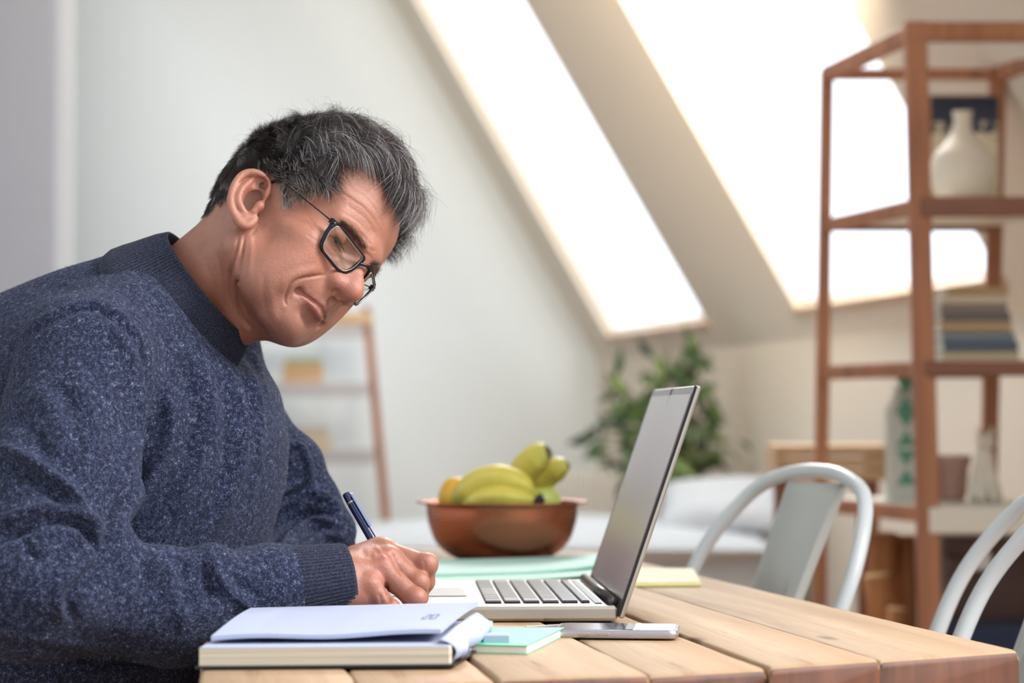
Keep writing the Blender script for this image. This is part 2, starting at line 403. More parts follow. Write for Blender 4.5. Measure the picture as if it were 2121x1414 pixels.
for nm, al, ar, bt in (('window_1', a1l, a1r, b1), ('window_2', a2l, a2r, b2)):
    fr = MB(); w_ = 0.02
    def fbox(x0, x1, y0, y1, o0=0.035, o1=0.075):
        V = [RP(x0, y0, o0), RP(x1, y0, o0), RP(x1, y1, o0), RP(x0, y1, o0), RP(x0, y0, o1), RP(x1, y0, o1), RP(x1, y1, o1), RP(x0, y1, o1)]
        fr.add(V, [(0, 1, 2, 3), (7, 6, 5, 4), (0, 4, 5, 1), (1, 5, 6, 2), (2, 6, 7, 3), (3, 7, 4, 0)])
    fbox(al, al - w_, 0, bt); fbox(ar + w_, ar, 0, bt); fbox(al, ar, bt - w_, bt); fbox(al, ar, 0, w_)
    fo = fr.obj(nm, M_white); struct(fo)
    gl = MB(); gl.add([RP(al, 0, .05), RP(ar, 0, .05), RP(ar, bt, .05), RP(al, bt, .05), RP(al, 0, .054), RP(ar, 0, .054), RP(ar, bt, .054), RP(al, bt, .054)],
                      [(0, 1, 2, 3), (7, 6, 5, 4), (0, 4, 5, 1), (1, 5, 6, 2), (2, 6, 7, 3), (3, 7, 4, 0)])
    gl.obj('window_pane', M_glass, fo)
    s = MB(); V = []
    for o0 in (-0.012, 0.07):
        for (x, y) in ((al + .03, -0.012), (ar - .03, -0.012), (ar - .03, 0.014), (al + .03, 0.014)): V.append(RP(x, y, o0))
    s.add(V, [(0, 1, 2, 3), (7, 6, 5, 4), (0, 4, 5, 1), (1, 5, 6, 2), (2, 6, 7, 3), (3, 7, 4, 0)]); s.obj('window_sill', M_sill, fo)

# ---------------------------------------------------------------- table
tab = empty('dining_table', (0.0, 2.6, 0), 'long rustic dining table of worn pine planks with the laptop on it', 'table')
front = [(408, 1418), (739, 1417), (1030, 1408), (1345, 1397), (1592, 1382), (1822, 1366), (2112, 1345)]
back = [(505, 1122), (None, None)]
FL = np.array([-0.495, 3.62]); FR = T(1243, 1141)[:2]
TT = 0.032
np_ = 6
fp = [T(x, y)[:2] for x, y in front]
# true end line of the table from corner to corner
e0, e1 = fp[0], fp[-1]
ed = (e1 - e0) / np.linalg.norm(e1 - e0)
fts = [np.dot(p - e0, ed) for p in fp]; Lf = fts[-1]
Lb = np.linalg.norm(FR - FL); bd = (FR - FL) / Lb
dz = [0.0, -0.001, 0.0008, -0.0012, 0.0006, -0.0006]
for i in range(np_):
    a, b = fts[i] + 0.0016, fts[i + 1] - 0.0016
    ba, bb = Lb * fts[i] / Lf + 0.0008, Lb * fts[i + 1] / Lf - 0.0008
    off = [0.004, -0.001, 0.003, -0.002, 0.002, 0.0][i]
    nrm = np.array([ed[1], -ed[0]])
    u_ = (fp[i + 1] - fp[i]) / np.linalg.norm(fp[i + 1] - fp[i]); p00 = fp[i] + u_ * .0009 + nrm * off; p01 = fp[i + 1] - u_ * .0009 + nrm * off; p10 = FL + bd * ba; p11 = FL + bd * bb
    # plank object local frame along its length
    mid = (p00 + p01 + p10 + p11) / 4; ang = math.atan2(-(p10 - p00)[0], (p10 - p00)[1])
    po_ = bpy.data.objects.new('plank', None)
    R2 = np.array([[math.cos(ang), math.sin(ang)], [-math.sin(ang), math.cos(ang)]])
    q = [R2 @ (p - mid) for p in (p00, p01, p11, p10)]
    # long bevelled prism with many cross sections
    ns = 40; V = []; F = []; bv = 0.004
    prof = [(0, -TT), (0, -bv), (bv * .35, -bv * .3), (bv, 0), (1 - bv, 0), (1 - bv * .35, -bv * .3), (1, -bv), (1, -TT)]
    ts = [0, 0.0012, 0.0035] + list(np.linspace(0.006, 0.997, ns)) + [1]
    rr = np.random.default_rng(i + 3); wob = rr.normal(0, 0.0005, (len(ts), 2)); wob[:3] = 0
    for k, t in enumerate(ts):
        l = q[0] * (1 - t) + q[3] * t; r = q[1] * (1 - t) + q[2] * t; wd = np.linalg.norm(r - l)
        drop = [0.006, 0.0022, 0.0004][k] if k < 3 else (0.004 if k == len(ts) - 1 else 0)
        for (u, z) in prof:
            uu = u if u in (0, 1) else (u if u < .5 else u)
            if u < .5: p = l + (r - l) / wd * (u if u else 0)
            else: p = r - (r - l) / wd * ((1 - u) if u < 1 else 0)
            p = p + (wob[k, 0] if u < .5 else wob[k, 1]) * np.array([1, 0])
            V.append((p[0], p[1], z - (drop if z > -TT else 0)))
    n = len(prof)
    for k in range(len(ts) - 1):
        for j in range(n): F.append((k * n + j, k * n + (j + 1) % n, (k + 1) * n + (j + 1) % n, (k + 1) * n + j))
    F += [tuple(range(n - 1, -1, -1)), tuple(range((len(ts) - 1) * n, len(ts) * n))]
    po_ = mesh_obj('plank', V, F, M_table, None, True, auto=50)
    po_.data.materials.append(M_tend)
    for pg in po_.data.polygons:
        if abs(pg.normal.z) < 0.75 and abs(pg.normal.y) > 0.6: pg.material_index = 1
    po_.parent = tab
    po_.location = (mid[0] - tab.location.x, mid[1] - tab.location.y, 0.75 + dz[i]); po_.rotation_euler.z = ang
    # shift grain per plank through object coords
    for v in po_.data.vertices: v.co.z += 0
c4 = [fp[0], fp[-1], FR, FL]; cen = sum(c4) / 4
ins = [p + (cen - p) / np.linalg.norm(cen - p) * 0.10 for p in c4]
for p in ins:
    mb = MB(); mb.box((p[0], p[1], 0.359), (0.035, 0.035, 0.359), None, 0.004); mb.obj('leg', M_tend, tab)
for a, b in ((0, 1), (1, 2), (2, 3), (3, 0)):
    mb = MB(); mb.beam((ins[a][0], ins[a][1], 0.665), (ins[b][0], ins[b][1], 0.665), 0.022, 0.09, np.cross([*(ins[b] - ins[a]), 0], [0, 0, 1])); mb.obj('apron', M_tend, tab)
mb = MB(); _q = fp[0] + (cen - fp[0]) * 0.02
# ---------------------------------------------------------------- chairs
def chair(loc, yaw, label, first=None):
    if first is not None:
        r = first.copy(); col.objects.link(r)
        for ch in list(first.children):
            c = ch.copy(); col.objects.link(c); c.parent = r
            for g in ch.children: d = g.copy(); col.objects.link(d); d.parent = c
    else:
        r = empty('metal_chair', (0, 0, 0), label, 'chair', 'white metal chairs at the right side of the table')
        H = [(-.165, .15, .44), (-.18, .19, .56), (-.192, .24, .68), (-.186, .285, .775), (-.14, .33, .85), (-.075, .345, .878), (0, .35, .885)]
        H = H + [(-x, y, z) for x, y, z in H[-2::-1]]
        V, F = tube(smooth_path(H, 8), 0.0098, 14); mesh_obj('back_hoop', V, F, M_metal, r, True, True)
        # splat: pressed sheet with rolled edges and an embossed panel
        nu, nv = 25, 30; V = []; F = []
        for j in range(nv + 1):
            t = j / nv; z = 0.45 + t * 0.42; yc = .155 + t * .185 + 0.004; hw = 0.062 - 0.004 * t + 0.010 * abs(2 * t - 1) ** 2
            for i in range(nu + 1):
                u = 2 * i / nu - 1; e = abs(u)
                y = yc - 0.010 * (1 - u * u) + (0.010 if e > .93 else 0)
                if e < 0.55 and 0.08 < t < 0.68: y += 0.0045
                V.append((u * hw, y, z))
        for j in range(nv):
            for i in range(nu):
                a = j * (nu + 1) + i; F.append((a, a + 1, a + nu + 2, a + nu + 1))
        o = mesh_obj('splat', V, F, M_splat, r, True, True, 40); md = o.modifiers.new('t', 'SOLIDIFY'); md.thickness = 0.003
        # seat with dished centre
        n = 20; V = []; F = []
        for j in range(n + 1):
            for i in range(n + 1):
                u, v = 2 * i / n - 1, 2 * j / n - 1; hw = .185 - .018 * (v + 1) / 2 * 1
                s_ = max(abs(u), abs(v)); z = .45 - 0.012 * max(0, 1 - (s_ / .82) ** 2) ** .5 if s_ < .82 else .45 - (0.02 if s_ > .97 else 0)
                V.append((u * hw, v * .175, z))
        for j in range(n):
            for i in range(n): a = j * (n + 1) + i; F.append((a, a + 1, a + n + 2, a + n + 1))
        o = mesh_obj('seat', V, F, M_metal, r, True, True, 40); md = o.modifiers.new('t', 'SOLIDIFY'); md.thickness = 0.003
        for sx_ in (-1, 1):
            for sy_ in (-1, 1):
                mb = MB(); p = np.array([.155 * sx_, .145 * sy_, .435]); q = np.array([.205 * sx_, .215 * sy_, .0])
                # folded sheet leg: two tapering flanges
                for ax in ((1, 0, 0), (0, 1, 0)):
                    ax = np.array(ax, float); w0, w1 = .030, .014; o_ = ax * (-sx_ if ax[0] else -sy_)
                    V = [p, p + o_ * w0 * 2, q + o_ * w1 * 2, q]; nn = np.cross(p - q, o_); nn /= np.linalg.norm(nn); V = V + [v + nn * .003 for v in V]
                    mb.add(V, [(0, 1, 2, 3), (7, 6, 5, 4), (0, 4, 5, 1), (1, 5, 6, 2), (2, 6, 7, 3), (3, 7, 4, 0)])
                o = mb.obj('leg', M_metal, r, local=True)
                mb = MB(); mb.box(q + np.array([-.008 * sx_, -.008 * sy_, .010]), (.016, .016, .010), None, .003); mb.obj('foot', M_rub, o, local=True)
        for a in (-1, 1):
            mb = MB(); mb.tube([(-.17 * a, -.16, .30), (.17 * a, .17, .30)], .006, 8); mb.obj('brace', M_metal, r, True, local=True)
    r.location = loc; r.rotation_euler.z = yaw; r['label'] = label
    return r
M_splat = mat('grey_white_powder_coat', (186, 190, 188), 0.33)
psi = math.radians(25); c1 = chair((0.085, 2.78, 0), psi - math.pi / 2, 'white metal chair beside the laptop, whole rounded back visible beyond the table')
ps2 = math.radians(20); b2v = np.array([math.cos(ps2), math.sin(ps2), 0])
c2 = chair((0.332, 2.36, 0.0), ps2 - math.pi / 2, 'white metal chair at the right frame edge, upper and farther of the two hoops', c1)
c3 = chair((0.316, 2.165, 0.0), ps2 - math.pi / 2, 'white metal chair at the right frame edge, lower and nearer of the two hoops', c1)
# ---------------------------------------------------------------- open shelf unit on the right
D1, D2 = 4.4, 4.9
sh = empty('open_shelf_unit', (W(1900, 1000, D1)[0], 4.6, 0), 'tall open wooden shelf unit with leaning posts at the right', 'shelf')
def post(p, q, w, t, side=(1, 0, 0), nm='post', mt=None):
    mb = MB(); mb.beam(p, q, w, t, side, 0.003); return mb.obj(nm, mt or M_shelf, sh)
def toFloor(px0, py0, px1, py1, d):       # line through two pixels at depth d, extended to the floor
    p = W(px0, py0, d); q = W(px1, py1, d); t = p[2] / (p[2] - q[2]); return p, p + (q - p) * t
nlt, nlb = toFloor(1895, 46, 1925, 1230, D1)
flt, flb = toFloor(1713, 145, 1701, 960, D2)
frt, frb = toFloor(2066, 145, 2050, 900, D2)
nrt, nrb = nlt + np.array([.40, 0, 0]), nlb + np.array([.40, 0, 0])
nrt = nlt + (frt - flt) * 1.05; nrb = nlb + (frb - flb) * 1.1
post(nlt, nlb, .042, .036); post(nrt, nrb, .042, .036); post(flt, flb, .028, .03); post(frt, frb, .034, .03)
def on(p, q, z): t = (p[2] - z) / (p[2] - q[2]); return p + (q - p) * t
zt = nlt[2] - .02; zt2 = flt[2] - .01
post(on(nlt, nlb, zt) - [.023, 0, 0], on(nrt, nrb, zt) + [.023, 0, 0], .040, .036, (0, 1, 0), 'top_rail')
post(on(flt, flb, zt2) - [.014, 0, 0], on(frt, frb, zt2) + [.017, 0, 0], .030, .024, (0, 1, 0), 'top_rail')
post(on(nlt, nlb, zt), on(flt, flb, zt2), .034, .026, (0, 0, 1), 'side_rail')
post(on(nrt, nrb, zt), on(frt, frb, zt2), .034, .026, (0, 0, 1), 'side_rail')
levels = []
for (yn0, yn1, yf0, yf1) in ((402, 442, 458, 484), (747, 778, 756, 779), (1042, 1096, 1034, 1068)):
    zn0, zn1 = W(1950, yn0, D1)[2], W(1950, yn1, D1)[2]; zf0, zf1 = W(1800, yf0, D2)[2], W(1800, yf1, D2)[2]
    z = (zn0 + zf0) / 2; th = 0.016
    A_, B_, C_, D_ = on(nlt, nlb, z), on(nrt, nrb, z), on(frt, frb, z), on(flt, flb, z)
    k = (yn0 == 1042)
    mb = MB(); V = []
    for zz in (z, z - th):
        for P_ in (A_, B_, C_, D_): V.append((P_[0], P_[1], zz))
    mb.add(V, [(0, 1, 2, 3), (7, 6, 5, 4), (0, 4, 5, 1), (1, 5, 6, 2), (2, 6, 7, 3), (3, 7, 4, 0)])
    mb.obj('shelf_board', M_cream, sh)
    hn = (zn0 - zn1)
    post(A_ + [0, -.012, -hn / 2 - .002], B_ + [0, -.012, -hn / 2 - .002], .030, hn, (0, 1, 0), 'front_rail', M_cream if k else M_shelfb)
    post(D_ + [0, .012, -.014], C_ + [0, .012, -.014], .030, .026, (0, 1, 0), 'back_rail', M_shelfb)
    post(A_ + [0.0, 0, -.018], D_ + [0.0, 0, -.016], .022, .03, (1, 0, 0), 'side_rail', M_shelf)
    levels.append((z, A_, B_, C_, D_))
# things on the shelf unit
zA, zB, zC = [l[0] for l in levels]
def onS(px, d, z): p = W(px, 500, d); return np.array([p[0], d, z])
M_cer = mat('cream_ceramic', (232, 224, 208), 0.45)
p = onS(1995, 4.62, zA)
v = empty('round_vase', p, 'round cream vase with a narrow neck on the top board of the shelf unit', 'vase')
def bez(pts, n=6): return [tuple(q) for q in smooth_path([(a, b, 0) for a, b in pts], n)[:, :2]]
mb = MB(); mb.lathe([(0, .0)] + bez([(.035, .001), (.058, .03), (.068, .07), (.060, .108), (.036, .135), (.022, .155), (.0175, .180), (.021, .200)]) + [(.017, .199), (.013, .18), (0, .17)], p, 36); mb.obj('body', M_cer, v, True)
M_leafprint = mat('foliage_print', (226, 216, 196), 0.7); t = NT(M_leafprint)
tcn = t.n('ShaderNodeTexCoord'); sx = t.n('ShaderNodeSeparateXYZ'); t.l(tcn.outputs['Object'], sx.inputs[0])
nz = t.noise(t.coord((1, 1, 1)), 45, 5, 0.7)
ad = t.n('ShaderNodeMath', operation='MULTIPLY_ADD'); t.l(sx.outputs['Z'], ad.inputs[0]); ad.inputs[1].default_value = 4.0; t.l(nz, ad.inputs[2])
t.l(t.ramp(ad.outputs[0], [(0.0, (196, 170, 134)), (0.70, (222, 208, 182)), (0.76, (60, 62, 80)), (1.0, (38, 42, 62))]), t.b.inputs['Base Color'])
pc = W(1999, 280, 4.86); pr = empty('art_print', (pc[0], 4.86, zA), 'framed print of dark hanging foliage behind the round cream vase', 'picture')
hw_ = abs(W(2072, 0, 4.86)[0] - W(1926, 0, 4.86)[0]) / 2; hz = (W(0, 196, 4.86)[2] - zA) / 2
mb = MB(); mb.box((pc[0], 4.868, zA + hz), (hw_, .004, hz)); o = mb.obj('backboard', M_shelf, pr)
me_ = MB(); me_.box((0, 0, 0), (hw_ - .004, .001, hz - .004)); o = me_.obj('printed_sheet', M_leafprint, pr, local=True); o.location = (0, .002, hz)
bookcols = [((196, 166, 120), 'tan'), ((226, 210, 184), 'cream'), ((150, 138, 126), 'grey brown'), ((122, 116, 110), 'dark grey'), ((190, 160, 120), 'light brown'), ((134, 146, 156), 'slate blue'), ((98, 110, 128), 'dark blue'), ((214, 192, 160), 'sand')]
M_page = mat('paper_pages', (232, 228, 218), 0.85)
z = zB
ths = [.017, .018, .018, .017, .023, .018, .021, .021][::-1]
posn = ['lowest of the stack', 'second from the bottom of the stack', 'third from the bottom of the stack', 'fourth from the bottom of the stack', 'fourth from the top of the stack', 'third from the top of the stack', 'second from the top of the stack', 'topmost of the stack']
for i, (c, nm) in enumerate(bookcols[::-1]):
    th = ths[i]; wd = .078 - .0022 * i; cx = onS(2010 - i * 1.8, 4.62, z)
    ry = rng.normal(0, .05); Mr = np.array([[math.cos(ry), -math.sin(ry), 0], [math.sin(ry), math.cos(ry), 0], [0, 0, 1]])
    b = empty('book', cx, f'{nm} book on the middle board, {posn[i]}', 'book', 'books stacked on the middle board')
    mc = mat('book_cover', c, 0.6)
    mb = MB(); mb.box(cx + [0, 0, .0012], (wd, .10, .0012), Mr); mb.box(cx + [0, 0, th - .0012], (wd, .10, .0012), Mr); mb.box(cx + Mr @ np.array([0, -.0988, 0]) + [0, 0, th / 2], (wd, .0012, th / 2), Mr); mb.obj('cover', mc, b)
    mb = MB(); mb.box(cx + [0, 0.002, th / 2], (wd - .004, .095, th / 2 - .0024), Mr); mb.obj('page_block', M_page, b)
    z += th
# patterned bottle
M_bw = mat('pale_green_bottle', (204, 208, 196), 0.4); t = NT(M_bw)
M_green = mat('green_diamond', (92, 150, 124), 0.45)
p = onS(1869, 4.66, zC)
bt = empty('patterned_bottle', p, 'tall pale square bottle with green triangles on the bottom board', 'bottle')
H_ = W(0, 800, 4.66)[2] - zC
mb = MB(); hw = .033; ring = []
prof = [(.0, hw), (H_ * .80, hw), (H_ * .90, hw * .62), (H_ * .955, hw * .5), (H_, hw * .52)]
V = []; F = []
for (z_, r_) in prof:
    for (u, v_) in ((-1, -1), (1, -1), (1, 1), (-1, 1)): V.append((p[0] + u * r_, p[1] + v_ * r_, zC + z_))
for i in range(4):
    for j in range(4): F.append((i * 4 + j, i * 4 + (j + 1) % 4, i * 4 + 4 + (j + 1) % 4, i * 4 + 4 + j))
F += [(3, 2, 1, 0), (16, 17, 18, 19)]
mb.add(V, F); mb.obj('body', M_bw, bt)
for zz in (.035, .115, .185):
    for up in (0, 1):
        mb = MB(); z0 = zC + zz + (0.0 if up == 0 else .072); z1 = zC + zz + .034 if up == 0 else zC + zz + .038
        for yy in (p[1] - hw - .0012,):
            a = [(p[0] - .021, yy, z0), (p[0] + .021, yy, z0), (p[0], yy, z1)]
            b = [(x, y + .002, z_) for x, y, z_ in a]; mb.add(a + b, [(0, 1, 2), (5, 4, 3), (0, 3, 4, 1), (1, 4, 5, 2), (2, 5, 3, 0)])
        mb.obj('triangle', M_green, bt)
# cat figurine
p = onS(2035, 4.6, zC)
ct_ = empty('cat_figurine', p, 'white cat figurine sitting on the bottom board of the shelf unit', 'figurine')


# body built later by the sdf tool (kept in a list)
CAT = (p, ct_)
M_clay = mat('dusty_pink_clay', (186, 150, 136), 0.8)
p = onS(1968, 4.68, zC); v = empty('clay_pot', p, 'dusty pink clay pot beside the white cat figurine', 'pot')
mb = MB(); mb.lathe([(0, 0), (.026, 0), (.030, .01), (.036, .075), (.040, .078), (.040, .095), (.034, .095), (.031, .02), (0, .015)], p, 28); mb.obj('body', M_clay, v, True)
# chest and logs under the shelf unit
M_dark = wood('dark_chest_wood', (92, 62, 54), (104, 72, 62), (74, 48, 44), 1.0, 0, 0.5)
q = W(2040, 1000, 4.75); ch = empty('blanket_chest', (q[0] + .09, 4.85, 0), 'low dark brown wooden chest standing under the shelf unit', 'chest')
cz = W(0, 1112, 4.75)[2]
mb = MB(); mb.box((q[0] + .09, 4.87, cz / 2 - .02), (.17, .12, cz / 2 - .02), None, .004); mb.obj('body', M_dark, ch)
mb = MB(); mb.box((q[0] + .09, 4.87, cz - .02), (.18, .13, .02), None, .004); mb.obj('lid', M_dark, ch)
for s_ in (-1, 1):
    mb = MB(); mb.box((q[0] + .09 + s_ * .10, 4.74, cz - .05), (.02, .006, .02), None, .002); mb.obj('clasp', M_alu, ch)
M_navy = mat('navy_fabric', (44, 52, 78), 0.9)
q2 = W(2075, 1330, 4.5); nv = empty('navy_storage_cube', (q2[0], 4.5, 0), 'navy fabric storage cube in front of the dark chest', 'storage box')
nz_ = W(0, 1290, 4.5)[2]
mb = MB(); mb.box((q2[0] + .02, 4.5, nz_ / 2), (.13, .12, nz_ / 2), None, .012); mb.obj('body', M_navy, nv)
mb = MB(); mb.tube([(q2[0] - .03, 4.378, nz_ * .7), (q2[0] - .01, 4.368, nz_ * .66), (q2[0] + .05, 4.368, nz_ * .66), (q2[0] + .07, 4.378, nz_ * .7)], .006, 8); mb.obj('handle', M_navy, nv, True)
M_bark = wood('log_bark', (168, 108, 66), (190, 128, 82), (136, 82, 50), 1.5, 2, 0.8, 0.5); M_cut = mat('cut_wood', (222, 186, 136), 0.8)
for i, (x0, y0, x1, y1, r, d, lb) in enumerate(((1832, 1105, 1812, 1480, .030, 4.8, 'upright log with a pale cut top left of the front post'), (1872, 1112, 1880, 1480, .026, 4.84, 'upright log close behind the leaning front post'),
                                    (1815, 1192, 1852, 1480, .030, 4.62, 'shorter upright log with its pale cut face lower down'), (1857, 1262, 1845, 1480, .020, 4.52, 'thin short log in front of the others'))):
    a = W(x0, y0, d); b = W(x1, y1, d); b = a + (b - a) * (a[2] / (a[2] - b[2]))
    lg = empty('log', (b[0], b[1], 0), lb, 'firewood', 'logs standing under the shelf unit')
    pth = np.array([b + (a - b) * t + rng.normal(0, .0015, 3) * (0 < t < 1) for t in np.linspace(0, 1, 8)])
    V, F = tube(pth, r * np.array([1.08, 1.03, 1, 1, .99, 1, .98, 1]), 14); mesh_obj('bark', V, F, M_bark, lg, True)
    V, F = tube([pth[-1] - (a - b) * .002, pth[-1] + (a - b) / np.linalg.norm(a - b) * .004], r * .93, 14); mesh_obj('cut_face', V, F, M_cut, lg, False)
# ---------------------------------------------------------------- bed and pillow
M_linen = mat('white_linen', (192, 198, 204), 0.9); _t = NT(M_linen); _t.bump(_t.noise(_t.coord((1, 1, 1)), 9, 5, .6), 0.5, 0.03)
bl, br = W(640, 1090, 6.95), W(1600, 1090, 6.8)
bdx = np.array([br[0] - bl[0], br[1] - bl[1], 0]); bL = np.linalg.norm(bdx); bdx /= bL; bdy = np.array([-bdx[1], bdx[0], 0]); Mx = np.stack([bdx, bdy, [0, 0, 1]], 1)
bc = np.array([bl[0], bl[1], 0]) + bdx * bL / 2 + bdy * .36
bed = empty('bed', bc, 'low bed with a white duvet against the far gable wall', 'bed')
mb = MB(); mb.box(bc + [0, 0, .2], (bL / 2, .34, .05), Mx, .01); mb.obj('frame', M_shelf, bed)
for a in (-1, 1):
    for b in (-1, 1): mb = MB(); mb.box(bc + bdx * a * (bL / 2 - .06) + bdy * b * .30 + [0, 0, .08], (.03, .03, .08), Mx, .003); mb.obj('leg', M_shelf, bed)
mz = W(0, 1094, 6.9)[2]
def cushion(c, h, M, name, m, parent, puff=1.0, n=24, seed=0):
    V = []; F = []; r = np.random.default_rng(seed); ph = r.uniform(0, 6, 6)
    for sgn in (1, -1):
        for j in range(n + 1):
            for i in range(n + 1):
                u, v_ = 2 * i / n - 1, 2 * j / n - 1
                e = max(0, (1 - abs(u) ** 3.0)) ** .5 * max(0, (1 - abs(v_) ** 3.0)) ** .5
                wv = .05 * math.sin(4 * u + ph[0] + 2 * v_) + .04 * math.sin(5 * v_ + ph[1] - 3 * u)
                V.append(np.asarray(M) @ np.array([u * h[0], v_ * h[1], sgn * h[2] * e * (1 + wv * (sgn > 0)) * puff]) + c)
    k = (n + 1) ** 2
    for s_ in (0, 1):
        for j in range(n):
            for i in range(n):
                a = s_ * k + j * (n + 1) + i; q = (a, a + 1, a + n + 2, a + n + 1); F.append(q if s_ == 0 else q[::-1])
    return mesh_obj(name, V, F, m, parent, True)
mb = MB(); mb.box(bc + [0, 0, (mz - .02 + .25) / 2], (bL / 2 - .02, .33, (mz - .02 - .25) / 2), Mx, .03); mb.obj('mattress', M_linen, bed)
cushion(bc + bdy * (-.03) + np.array([0, 0, mz - .06]), (bL / 2 + .01, .37, .085), Mx, 'duvet', M_linen, bed, seed=2)
pw = W(1512, 1052, 6.95); pil = empty('pillow', (pw[0], pw[1] + .1, mz), 'large white pillow propped at the head end of the bed', 'pillow')
al = math.radians(24); Mp = Mx @ np.array([[1, 0, 0], [0, math.cos(al), -math.sin(al)], [0, math.sin(al), math.cos(al)]])
cushion(np.array([pw[0], pw[1] + .08, pw[2] + .005]), (.205, .15, .062), Mp, 'pillow_body', M_linen, pil, seed=5)
M_lad = wood('ladder_wood', (140, 84, 54), (158, 98, 66), (112, 66, 44), 1.0, 2, 0.5); 
M_head = wood('pale_pine', (200, 168, 130), (214, 184, 148), (182, 148, 110), 1.0, 0, 0.55)
h0, h1 = W(1606, 920, 5.4), W(1836, 988, 5.4)
hb = empty('pine_side_table', ((h0[0] + h1[0]) / 2, 5.5, 0), 'pale pine side table with a slatted apron, behind the shelf unit', 'side table')
cxm = (h0[0] + h1[0]) / 2; hwid = (h1[0] - h0[0]) / 2
nb = 3; hh = (h0[2] - h1[2] + .01) / nb
for i in range(nb):
    mb = MB(); mb.box((cxm, 5.40, h1[2] - .01 + hh * (i + .5)), (hwid, .009, hh / 2 - .002), None, .002); mb.obj('slat', M_head, hb)
for s_ in (-1, 1):
    mb = MB(); mb.box((cxm + s_ * (hwid - .012), 5.50, (h0[2] + h1[2]) / 2), (.012, .09, (h0[2] - h1[2]) / 2), None, .002); mb.obj('side', M_head, hb)
    for yy in (5.43, 5.57): mb = MB(); mb.box((cxm + s_ * (hwid - .03), yy, h1[2] / 2), (.014, .014, h1[2] / 2), None, .002); mb.obj('leg', M_lad, hb)
mb = MB(); mb.box((cxm, 5.50, h0[2] - .01), (hwid - .025, .09, .009), None, .002); mb.obj('top', M_head, hb)
# ---------------------------------------------------------------- radiator
M_rad = mat('radiator_white', (224, 224, 220), 0.5)
rd = 9.2; r0, r1 = W(1150, 975, rd), W(1282, 1100, rd)
ra = empty('radiator', ((r0[0] + r1[0]) / 2, rd, 0.1), 'white ribbed radiator behind the bed under the plant', 'radiator')
nr = 12
for i in range(nr):
    x = r0[0] + (r1[0] - r0[0]) * (i + .5) / nr; mb = MB(); mb.box((x, rd, (r0[2] + .12) / 2), (.010, .03, (r0[2] - .12) / 2), None, .006); mb.obj('column', M_rad, ra)
for z_ in (.16, r0[2] - .04): mb = MB(); mb.box(((r0[0] + r1[0]) / 2, rd, z_), ((r1[0] - r0[0]) / 2, .018, .02), None, .006); mb.obj('header', M_rad, ra)
for a in (r0[0] + .02, r1[0] - .02): mb = MB(); mb.box((a, rd, .06), (.012, .02, .06)); mb.obj('foot', M_rad, ra)
